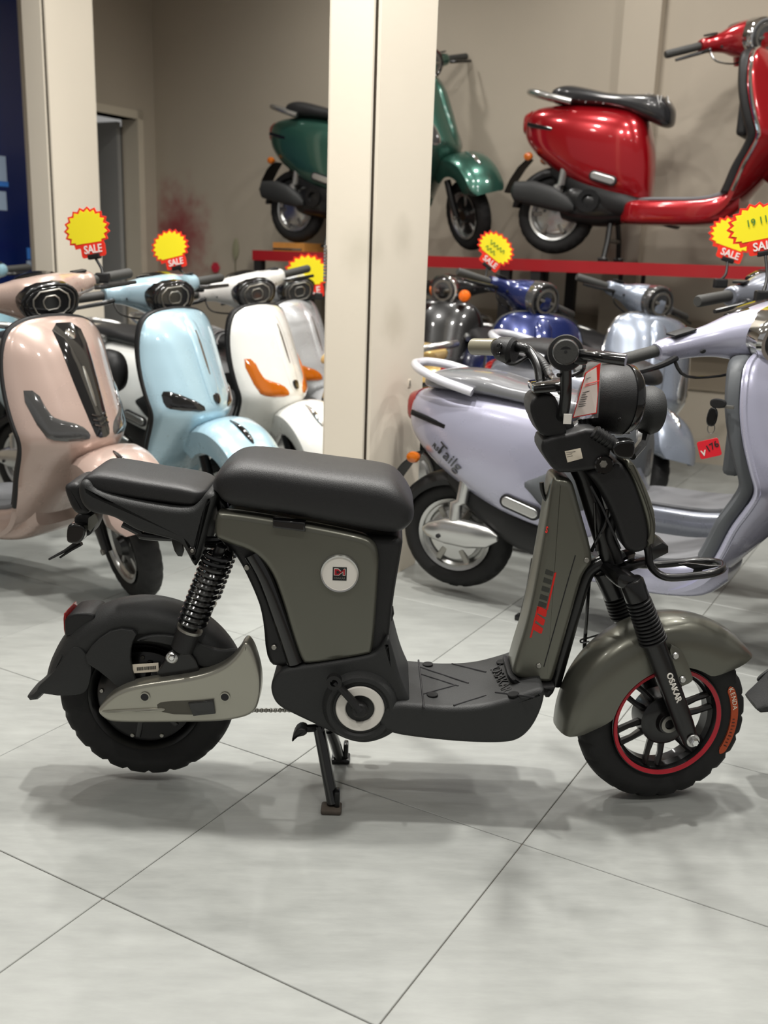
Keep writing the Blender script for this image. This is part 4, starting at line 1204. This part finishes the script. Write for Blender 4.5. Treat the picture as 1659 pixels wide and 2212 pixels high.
def scooter(label, paint, pos, head, scale=1., steer=0., lean=0., light='hex', sig='L', sigm=None, z0=0., stripe=None, seatm=None, bodym=None, railm=None, lift=.025,
            emblem=None, name='electric_scooter', innerm=None, parts=None, group='scooters parked in the showroom', rear_only=False, hoff=-.10, hy=1., trim=None, seat_dx=0., engine=False, chrome=False, wheel_m=None, seat_wrap=False):
    hd = math.radians(head)
    t = thing(name, label, 'scooter', (0, 0, 0), (0, 0, 0), group)
    t.rotation_euler = (math.radians(lean), 0, hd); t.scale = (scale,) * 3 if not isinstance(scale, tuple) else scale
    # pos = ground point under the rear axle
    t.location = V((pos[0], pos[1], z0))
    innerm = innerm or K_plastic; seatm = seatm or K_leather; bodym = bodym or paint; railm = railm or K_silver; sigm = sigm or K_lens; wheel_m = wheel_m or K_silver
    sx = V((-math.sin(math.radians(24)), 0, math.cos(math.radians(24))))
    so = V((.955, 0, .90)); SM = Matrix.Translation(so) @ Matrix.Rotation(math.radians(steer), 4, sx) @ Matrix.Translation(-so)

    def spart(nm, g, m, par=None, smooth=38):
        if nm in HEADP or (par is not None and par.name.split('.')[0] in HEADP): g.xf(lambda p: V((p.x + hoff, p.y * hy, p.z)))
        g.xf(lambda p: SM @ p); return part(nm, g, m, par or t, smooth)
    if rear_only: return scooter_rear(t, bodym, innerm, seatm, railm, wheel_m, lift, seat_wrap)
    # --- leg shield
    nt, ns = 60, 20
    g = Geo(); vs = []
    for th in (0, 1):
        for i in range(nt + 1):
            for j in range(ns + 1):
                p = sh_pt(-1 + 2 * j / ns, i / nt)
                vs.append(p - (X1 * .022 if th else X1 * 0) + (V((0, 0, 0)) if not th else V((0, 0, .004 if i > nt * .6 else 0))))
    W_ = ns + 1; N_ = (nt + 1) * W_; fs = []
    for i in range(nt):
        for j in range(ns):
            a = i * W_ + j; fs.append((a, a + W_, a + W_ + 1, a + 1)); fs.append((N_ + a, N_ + a + 1, N_ + a + W_ + 1, N_ + a + W_))
    for i in range(nt):
        a = i * W_; fs.append((a, N_ + a, N_ + a + W_, a + W_)); a += ns; fs.append((a, a + W_, N_ + a + W_, N_ + a))
    for j in range(ns): fs.append((j, j + 1, N_ + j + 1, N_ + j))
    sh = part('leg_shield', g.add(vs, fs), paint, t, 50)
    edge = [sh_pt(-1, k / 46) - X1 * .011 for k in range(36, -1, -1)] + [sh_pt(1, k / 46) - X1 * .011 for k in range(37)]
    part('shield_trim', tube(edge, .0085, 8), K_chrome if chrome else (trim or K_plastic), sh)
    # inner panel of the leg shield
    g = loft([sring(V((x - .045 - sb, 0, z)), Y1, X1, max(hw * .88, .02), .036, 24, 3) for x, z, hw, sb in SHS[3:52]])
    part('inner_panel', g, innerm, t)
    part('glove_box', loft([sring(V((.845 - .12 * (z < .7), 0, z)), Y1, X1, .09, .03, 20, 3) for z in (.56, .58, .66, .74, .76)]) if False else box(V((.87, 0, .66)), (.05, .20, .16), .015), innerm, t)
    # centre stripe and indicators
    if stripe == 'wide':
        sd = part('shield_stripe', decal([(-.062, .94), (.062, .94), (.060, .85), (.050, .72), (.036, .60), (.026, .570), (-.026, .570), (-.036, .60), (-.050, .72), (-.060, .85)], (0, .75), .006), K_glassdark, sh)
        part('stripe_bar', decal([(-.008, .80), (.008, .80), (.008, .67), (-.008, .67)], (0, .735), .003, .0075), K_steel, sd)
        for zz in (.648, .632, .616):
            part('stripe_rib', tube([sh_front(y, zz - .010 * (1 - abs(y) / .03), .008) for y in (-.03, -.015, 0, .015, .03)], .0035, 6), K_metal, sd)
        part('stripe_badge', decal([(-.022, .915), (.02, .915), (.016, .885), (-.018, .885)], (0, .90), .003, .006), K_chrome, sd)
    elif stripe == 'slot':
        sd = part('shield_spine', decal([(-.030, .94), (.030, .94), (.034, .80), (.036, .66), (.030, .585), (-.030, .585), (-.036, .66), (-.034, .80)], (0, .76), .009), paint, sh)
        part('spine_slot', decal([(-.0065, .875), (.0065, .875), (.006, .70), (-.006, .70)], (0, .79), .002, .0095), mat('slot_taupe', (92, 84, 76), .4), sd)
        part('spine_emblem', decal([(-.020, .635), (.020, .635), (.018, .605), (0, .593), (-.018, .605)], (0, .615), .003, .009), emblem or K_glassdark, sd)
    elif stripe == 'spine':
        part('shield_spine', decal([(-.04, .93), (.04, .93), (.045, .80), (.04, .64), (.02, .575), (-.02, .575), (-.04, .64), (-.045, .80)], (0, .75), .014), paint, sh)
    for sg in (1, -1):
        if sig == 'L':
            pl_ = [(.206, .735), (.166, .735), (.152, .662), (.140, .645), (.072, .620), (.048, .590), (.056, .570), (.150, .572), (.182, .592)]
            g = decal([(y * sg, z) for y, z in (pl_ if sg > 0 else pl_[::-1])], (.156 * sg, .618), .006)
            part('indicator', g, sigm, sh)
        elif sig == 'oval':
            pl_ = [(.195, .69), (.165, .72), (.13, .62), (.135, .565), (.17, .56), (.19, .58)]
            part('indicator_ring', decal([(y * sg, z) for y, z in pl_], (0.162 * sg, .61), .006), K_silver, sh)
            part('indicator', decal([((0.162 + (y - 0.162) * .8) * sg, .61 + (z - .61) * .84) for y, z in pl_], (0.162 * sg, .61), .005, .004), sigm, sh)
        elif sig == 'wedge':
            pl_ = [(.200, .655), (.170, .655), (.070, .60), (.065, .570), (.18, .585), (.20, .60)]
            part('indicator', decal([(y * sg, z) for y, z in pl_], (.14 * sg, .61), .005), sigm, sh)
    # --- floor
    fl2 = part('footboard', loftx([(.36, .185, .285, .10), (.42, .18, .297, .15), (.55, .178, .300, .165), (.72, .180, .302, .168), (.84, .20, .33, .155), (.90, .25, .40, .12)], 28, 5), paint, t)
    part('floor_mat', loftx([(.44, .29, .304, .11), (.50, .29, .308, .145), (.72, .29, .311, .148), (.82, .31, .335, .135), (.86, .33, .36, .12)], 20, 6), K_mat, fl2)
    scooter_rear(t, bodym, innerm, seatm, railm, wheel_m, lift, seat_wrap, seat_dx, engine)
    # --- steered group: front wheel, fork, mudguard, headset
    fc = V((1.155, 0, .2))
    spart('front_tyre', wheel_geo(fc, Y1, .2, .085, .128, 4, 2, 96), K_rubber)
    spart('front_rim', lathe([(.128, -.035), (.132, -.038), (.12, -.034), (.112, -.02), (.112, .02), (.12, .034), (.132, .038), (.128, .035), (.106, .02), (.106, -.02)], fc, Y1, 48, closed=True), wheel_m)
    fh = spart('front_hub', lathe([(1e-4, -.04), (.03, -.04), (.04, -.02), (.085, -.008), (.108, -.01), (.108, .01), (.085, .008), (.04, .02), (.03, .04), (1e-4, .04)], fc, Y1, 36), K_metal)
    for k in range(5):
        a = 2 * PI * k / 5 + .3; d = V((math.cos(a), 0, math.sin(a)))
        spart('front_spoke', box(fc + d * .07, (.085, .034, .02), .005, d, Y1, d.cross(Y1)), wheel_m)
    for sg in (-1, 1):
        f_ = spart('fork_leg', tube([V((1.085, .075 * sg, .40)), V((1.115, .078 * sg, .30)), V((1.15, .078 * sg, .195))], [.02, .022, .018], 12), K_metal)
        spart('axle_bolt', disc(V((1.15, .088 * sg, .198)), Y1 * sg, .012, .012, .003, 8), K_steel, f_)
    fd = spart('front_mudguard', fender(fc + V((-.005, 0, .075)), Y1, X1, .268, .118, .150, 12, 146, n=34, taper=.7), paint)
    em = [(1.0, 0)]
    pts = []
    for k in range(13):
        a = math.radians(48 + 34 * k / 12); pts.append(fc + V((-.005, 0, .075)) + V((math.cos(a), 0, math.sin(a))) * .270)
    spart('mudguard_crest', tube(pts, [.003 + .009 * math.sin(PI * (k / 12) ** .7) for k in range(13)], 10, flat=.9), K_chrome if emblem is None else K_glassdark, fd)
    # neck and handlebar cover
    spart('neck', loft([sring(V((x, 0, z)), Y1, X1, a, b, 20, 2.4) for x, z, a, b in ((.90, .90, .05, .05), (.905, .94, .055, .055), (.915, .97, .07, .07), (.92, .99, .07, .075))]), paint)
    wide = .215
    if light == 'hex':
        tab = [(-wide, .862, 1.022, .026, .026), (-.20, .865, 1.022, .034, .034), (-.15, .878, 1.020, .042, .042), (-.10, .905, 1.012, .064, .058), (-.06, .925, 1.004, .088, .074), (0, .932, 1.002, .096, .080)]
    else:
        tab = [(-wide, .858, 1.020, .024, .024), (-.20, .862, 1.020, .032, .032), (-.15, .875, 1.018, .038, .038), (-.11, .892, 1.016, .050, .048), (-.07, .915, 1.012, .075, .068), (-.03, .935, 1.010, .10, .080), (0, .938, 1.010, .104, .082)]
    tab = tab + [(-r[0],) + r[1:] for r in tab[-2::-1]]
    hs = spart('headset', loft([sring(V((x, y, z)), X1, Z, a, b, 28, 2.3) for y, x, z, a, b in smtab(tab, 4)]), paint)
    if light == 'hex':
        hx = [(-.052, .062), (.052, .062), (.094, .030), (.100, .0), (.088, -.040), (.055, -.062), (-.055, -.062), (-.088, -.040), (-.100, .0), (-.094, .030)]
        o = V((1.012, 0, 1.000)); Wd = V((math.cos(.12), 0, -math.sin(.12))); Uv = V((0, 1, 0)); Vv = V((math.sin(.12), 0, math.cos(.12)))
        bz = spart('lamp_bezel', rx(chaikin(hx, 1), o, Uv, Vv, Wd, -.08, .018, .008, 3), K_gloss, hs)
        spart('lamp_lens', rx(chaikin([(a * .86, b * .84) for a, b in hx], 1), o, Uv, Vv, Wd, -.02, .0215, .006, 3), K_glassdark if parts != 'bright' else K_lens, bz)
        rr = [(a * .62, b * .66) for a, b in hx]
        spart('lamp_ring', tube([o + Uv * a + Vv * b + Wd * .0225 for a, b in rr], .0032, 6, closed=True), K_steel, bz)
        spart('lamp_ring', tube([o + Uv * a * .45 + Vv * b * .55 + Wd * .0225 for a, b in rr], .0030, 6, closed=True), K_steel, bz)
    else:
        o = V((1.01, 0, 1.012)); Wd = V((math.cos(.10), 0, -math.sin(.10)))
        bz = spart('lamp_rim', lathe([(.080, -.06), (.084, -.01), (.084, .006), (.078, .016), (.070, .016), (.066, .006)], o, Wd, 40), K_chrome if light == 'chrome' else K_lens, hs)
        spart('lamp_lens', lathe([(.072, .010), (.05, .022), (.025, .028), (1e-4, .030)], o, Wd, 40), K_glassdark if light != 'chrome' else K_lens, bz)
        spart('lamp_bar', box(o + Wd * .028, (.006, .085, .012), .002, Wd, Y1, Wd.cross(Y1)), K_steel, bz)
        spart('lamp_reflector', ringg(o + Wd * .012, Wd, .045, .056, .012, 32), K_steel, bz)
    spart('dash_visor', loft([sring(V((x, 0, z)), Y1, Z, a, b, 18, 2.4) for x, z, a, b in ((.84, 1.06, .05, .012), (.87, 1.068, .07, .02), (.92, 1.068, .072, .022), (.96, 1.060, .05, .016))]), K_gloss, hs)
    for sg in (-1, 1):
        ge = V((.82, .375 * sg, 1.018)); gs = V((.855, .205 * sg, 1.022))
        spart('grip', tube([gs, gs.lerp(ge, .04), gs.lerp(ge, .96), ge], [.012, .018, .0185, .015], 14), K_grip, None)
        spart('brake_lever', tube([V((.905, .20 * sg, 1.004)), V((.915, .24 * sg, 1.000)), V((.895, .30 * sg, .995)), V((.875, .365 * sg, .99))], [.010, .008, .0065, .007], 8, smooth=3), K_metal, None)
        spart('cover_screw', disc(V((.915, .145 * sg, 1.004)), X1, .006, .006, .001, 10), K_ink, hs)
        spart('switch_plate', box(V((.872, .165 * sg, 1.062)), (.04, .05, .008), .003), K_plastic, hs)
    spart('lever_cable', tube([V((.90, -.20, 1.0)), V((.93, -.19, .95)), V((.94, -.10, .92)), V((.93, -.04, .93))], .004, 6, smooth=4), K_metal)
    return t


K_wrap = mat('crinkled_clear_film', (200, 200, 200), .18, .3, coat=.6)
def paint(nm, rgb, metal=.25, rough=.28): return mat(nm, rgb, rough, metal, coat=1.0)
P_taupe = paint('taupe_pink_paint', (178, 156, 146)); P_sky = paint('pale_blue_paint', (168, 198, 212)); P_white = paint('white_paint', (236, 236, 232), .0)
P_silver = paint('silver_white_paint', (200, 202, 204), .3); P_navy = paint('navy_paint', (14, 30, 84), .4); P_grey = paint('blue_grey_paint', (138, 146, 160), .5)
P_lilac = paint('pearl_lilac_paint', (178, 178, 198), .4); P_red = paint('candy_red_paint', (160, 12, 24), .4, .22); P_green = paint('metallic_green_paint', (52, 94, 82), .6, .3)
P_black = paint('black_gloss_paint', (16, 16, 17), 0.); P_gold = paint('cream_gold_paint', (232, 200, 130), .3)
K_innerlilac = mat('grey_inner_panel', (84, 87, 90), .5)
H0 = math.degrees(YAW)
def Rp(px, py, sc, hd): return (px - math.cos(math.radians(hd)) * .97 * sc, py - math.sin(math.radians(hd)) * .97 * sc)


s1 = scooter('taupe pink scooter with wide black shield stripe, nearest at the left', P_taupe, Rp(-1.06, 3.30, 1, H0), H0, hoff=-.155, steer=-26, stripe='wide', emblem=K_glassdark)
s2 = scooter('pale sky blue scooter with octagonal black headlamp, right of the taupe one', P_sky, Rp(-.79, 3.955, 1, H0), H0, hoff=-.145, steer=-18, stripe='slot', sig='wedge', sigm=K_glassdark, emblem=K_glassdark)
s3 = scooter('white scooter with amber L-shaped indicators beside the middle pillar', P_white, Rp(-.525, 4.46, 1, H0), H0, hoff=-.17, steer=-32, stripe='slot', sigm=K_amber, parts='bright', emblem=None)
s4 = scooter('silver scooter half hidden between the white scooter and the pillar', P_silver, Rp(-.42, 5.06, 1, H0), H0, steer=-30, stripe='slot', sigm=K_amber, parts='bright', seat_wrap=True)
s5 = scooter('pale blue scooter with red wheel rims cut by the left edge', paint('light_blue_paint', (150, 190, 205)), Rp(-2.06, 5.16, 1, H0), H0, steer=-15, wheel_m=mat('red_rim_paint', (190, 40, 40), .3, .3, coat=.5))
s6 = scooter('pearl lilac scooter seen from the side behind the front bike', P_lilac, (.271, 3.442), H0, scale=(1.07, 1.0, 1.0), hoff=-.02, hy=1.52, trim=P_lilac, sigm=K_chrome, steer=-40, light='chrome', stripe='spine', sig='wedge', innerm=K_innerlilac, seatm=mat('film_wrapped_seat', (120, 121, 124), .22, .1, coat=.8), railm=mat('pearl_white_rail', (214, 214, 222), .3, .2, coat=.8))
s7 = scooter('dark navy blue scooter with round headlamp below the red rack', P_navy, Rp(.70 - .085, 4.54, 1, -82), -82, steer=27, lean=-5, light='round', stripe='spine', sig='oval')
s8 = scooter('blue grey scooter with round headlamp behind the lilac one', P_grey, Rp(1.31 - .14, 4.85 - .02, 1, -80), -80, steer=18, lean=-8, light='round', stripe='spine', sig='oval', chrome=True)
s9 = scooter('small black scooter with orange front indicators at the right of the pillar', P_black, Rp(.275, 5.50, 1, -104), -104, steer=-10, light='chrome', stripe=None, sig=None)
s10 = scooter('cream gold scooter almost hidden behind the middle pillar', P_gold, (.125, 4.42), 150, rear_only=True, seatm=P_gold)
s11 = scooter('grey lilac scooter standing right behind the pearl lilac one', paint('grey_lilac_paint', (128, 132, 142), .45), (.585, 3.985), H0, scale=(1.05, 1., 1.085), steer=-12, hy=1.0, light='round', sig=None, chrome=True, railm=mat('pearl_grey_rail', (190, 192, 198), .3, .2, coat=.8), innerm=K_innerlilac)
# red and green scooters on the rack
RZ = RTOP
s12 = scooter('candy red scooter with film wrapped seat on the red rack', P_red, (1.3 - .39 * A.x, 5.92 - .39 * A.y), H0, scale=(1.18, 1.09, 1.14), steer=-42, light='chrome', stripe='spine', sig='oval', z0=RZ, chrome=True, seatm=mat('dark_film_seat', (44, 44, 46), .25, coat=.7), seat_wrap=True, lift=.03, hoff=-.12, engine=True)
s13 = scooter('metallic green scooter on the rack, its middle hidden by the pillar', P_green, (0 - .748 * A.x, 6.62 - .748 * A.y), H0, scale=(1.065, 1.08, 1.09), steer=-34, engine=True, light='chrome', stripe='spine', sig='oval', z0=RZ, chrome=True)

# ------------------------------------------------------------------ sale signs on the handlebars
sale_sign(187, 496, 3.55, .185, (222, 600), .14, -.45, 'overlit starburst sale sign at the far left above the taupe scooter')
sale_sign(367, 534, 4.25, .175, (428, 622), .22, -.45, 'starburst sale sign above the pale blue scooter headset')
sale_sign(662, 590, 5.0, .23, (690, 640), .1, -.45, 'shaded starburst sale sign cut by the middle pillar')
sale_sign(1071, 537, 4.55, .165, (1040, 610), -.62, .1, 'tilted starburst sale sign above the navy scooter grip', script='~')
sale_sign(1582, 510, 3.7, .165, (1556, 612), -.28, .1, 'shaded starburst sale sign at the right, behind the brighter one')
sale_sign(1636, 488, 3.0, .162, (1648, 640), .22, .05, 'bright starburst sale sign with green handwriting at the right edge', script='19 11')

# ------------------------------------------------------------------ small things
# orange indicators of the black scooter
K_orl = mat('orange_lamp_lens', (255, 120, 30), .15, coat=.9)
for sg in (-1, 1):
    part('front_indicator', loft([sring(V((.93 + k, .125 * sg, .985)), Y1, Z, r_, r_, 16, 2) for k, r_ in ((0, .02), (.02, .032), (.04, .034), (.055, .028), (.062, .010))]), K_orl, s9)
# black rounded pannier on the near flank of the pale blue scooter
q = atPlane(238, 802, s2.location - B * .20, B); lx = (q - s2.location).dot(A)
part('side_pannier', loft([sring(V((lx, -.20 + dy, q.z)), X1, Z, .075 * k, .088 * k, 24, 2.3) for dy, k in ((-.055, .05), (-.05, .55), (-.03, .88), (0, 1.), (.03, .9), (.05, .6))]), K_plastic, s2)
# wooden block and tools on the rack
rc13 = s13.location
wb = rbox(V((rc13.x, rc13.y, 0)) - A * .12 - B * .12, .26, .24, RTOP, RTOP + .056)
tag(build('wooden_block', wb, mat('pale_wood', (190, 130, 62), .55, var=.25, vscale=18), None, 0), 'varnished wooden block under the green scooter rear wheel', 'block')
s13.location.z = RZ + .03
tl0 = RL + A * .16 + B * .3 + Z * (RTOP + .008)
tw = thing('spanner', 'small dark hand tool lying on the left end of the rack', 'tool', tl0, worldgeo=True)
part('shaft', box(tl0, (.16, .016, .010), .003, A, B), K_metal, tw)
part('jaw', ringg(tl0 + A * .09 - Z * .005, Z, .010, .022, .012, 18), K_metal, tw)
tl1 = RL + A * .24 + B * .10 + Z * (RTOP + .012)
tw = thing('pliers', 'dark metal pliers lying on the rack beside the wooden block', 'tool', tl1, worldgeo=True)
for sg in (-1, 1):
    part('handle', tube([tl1 + A * .02, tl1 - A * .05 + B * .02 * sg, tl1 - A * .12 + B * .03 * sg], .007, 8, smooth=3), K_plastic, tw)
part('jaw', box(tl1 + A * .05, (.07, .02, .014), .004, A, B), K_steel, tw)
# dried plant and paper flower on the back wall
q = atPlane(508, 560, CORN - B * .012, B)
dp = thing('dried_palm_leaf', 'pale dried leaf on a thin stalk against the back wall', 'decoration', q, worldgeo=True)
part('stalk', tube([q - Z * .22, q, q + Z * .02], .004, 6), mat('dry_stalk', (120, 116, 96), .7), dp)
part('leaf', rx(chaikin([(0, -.02), (.035, .05), (.03, .12), (.01, .17), (-.02, .12), (-.028, .05)], 2), q, A, Z, B, -.004, .004, .002, 2), mat('dry_leaf', (150, 148, 122), .7, var=.15), dp)
q = atPlane(466, 578, CORN - B * .012, B)
fw_ = thing('paper_flower', 'small crimson paper flower stuck on the back wall', 'decoration', q, worldgeo=True)
for k in range(6):
    a = 2 * PI * k / 6; d = A * math.cos(a) + Z * math.sin(a)
    part('petal', disc(q + d * .022 - B * .002 * (k % 2), -B, .02, .006, .002, 12), mat('crimson_paper', (190, 40, 62), .6), fw_)
# keys with red tag at the lilac scooter
def lp(px, py, off): return atPlane(px, py, s6.location - B * off, B)
k0 = lp(1530, 905, .22)
ky = thing('key_ring', 'black key with red number tag hanging from the lilac scooter lock', 'keys', lp(1545, 890, .215), worldgeo=True)
part('key_head', rx(chaikin([(-.022, -.014), (.022, -.014), (.024, .012), (-.022, .014)], 2), lp(1551, 871, .215), A, Z, B, -.006, .006, .003, 2), K_plastic, ky)
part('key_blade', box(lp(1562, 878, .215) + A * .01, (.04, .004, .01), .001, A, B), K_steel, ky)
part('remote_fob', rx(chaikin([(-.017, -.026), (.013, -.03), (.017, .024), (-.011, .03)], 2), lp(1538, 900, .215), A, Z, B, -.006, .006, .004, 3), K_gloss, ky)
part('ring', tube([lp(1536, 925, .215) + A * math.cos(a) * .010 + Z * math.sin(a) * .016 for a in [2 * PI * k / 16 for k in range(16)]], .0015, 6, closed=True), K_steel, ky)
tgc = lp(1532, 969, .215); ta = .35
TU = A * math.cos(-ta) + Z * math.sin(ta); TV = Z * math.cos(ta) - A * math.sin(-ta) * -1
TV = (Z - TU * TU.dot(Z)).normalized()
tg = part('number_tag', rx(rrect(.062, .052, .006, 3), tgc, TU, TV, B, -.001, .001, .0004, 1), mat('red_plastic_tag', (214, 34, 48), .35, coat=.4), ky)
part('tag_number', lettering('176', .026, tgc - B * .0016 + TU * .010 + TV * .004, TU + TV * .3, TV, ext=.0003, bold=.0004), K_ink, tg, 0)
part('tag_mark', lettering('V', .022, tgc - B * .0016 - TU * .018 - TV * .010, TU, TV, ext=.0003, bold=.0008), K_white, tg, 0)
# badge lettering on the lilac scooter body
BT = smtab([(-.185, .63, .665, .012), (-.175, .60, .70, .05), (-.14, .55, .735, .090), (-.06, .475, .752, .125), (.05, .405, .755, .146), (.16, .345, .750, .152), (.27, .300, .738, .150), (.36, .278, .720, .138)], 4)


def drape(g, lift):
    """lay lettering on the curved right flank of the lilac scooter (its local frame)"""
    def f(p):
        zl, zh, hw = interp(BT, p.x); q = min(.98, abs((p.z - (zl + zh) / 2) / ((zh - zl) / 2)))
        return V((p.x, -hw * (1 - q ** 2.9) ** (1 / 2.9) - lift - (p.y * -1), p.z))
    return g.xf(f)


def flank(px, py):
    q = lp(px, py, .135); d = q - s6.location
    return V((d.dot(A) / 1.07, 0, d.z))


e0, e1 = flank(950, 966), flank(986, 1003); e = (e1 - e0).normalized()
up_ = V((-e.z, 0, e.x))
bw = lettering('Tailg', .060, flank(970, 988), e, up_, ext=.0012)
part('body_script', drape(bw, .003), mat('dark_chrome', (110, 110, 114), .2, .9), s6, 0)
bm2 = lettering('R53', .027, flank(942, 970), e, up_, ext=.0008)
part('model_letters', drape(bm2, .002), K_darklogo, s6, 0)
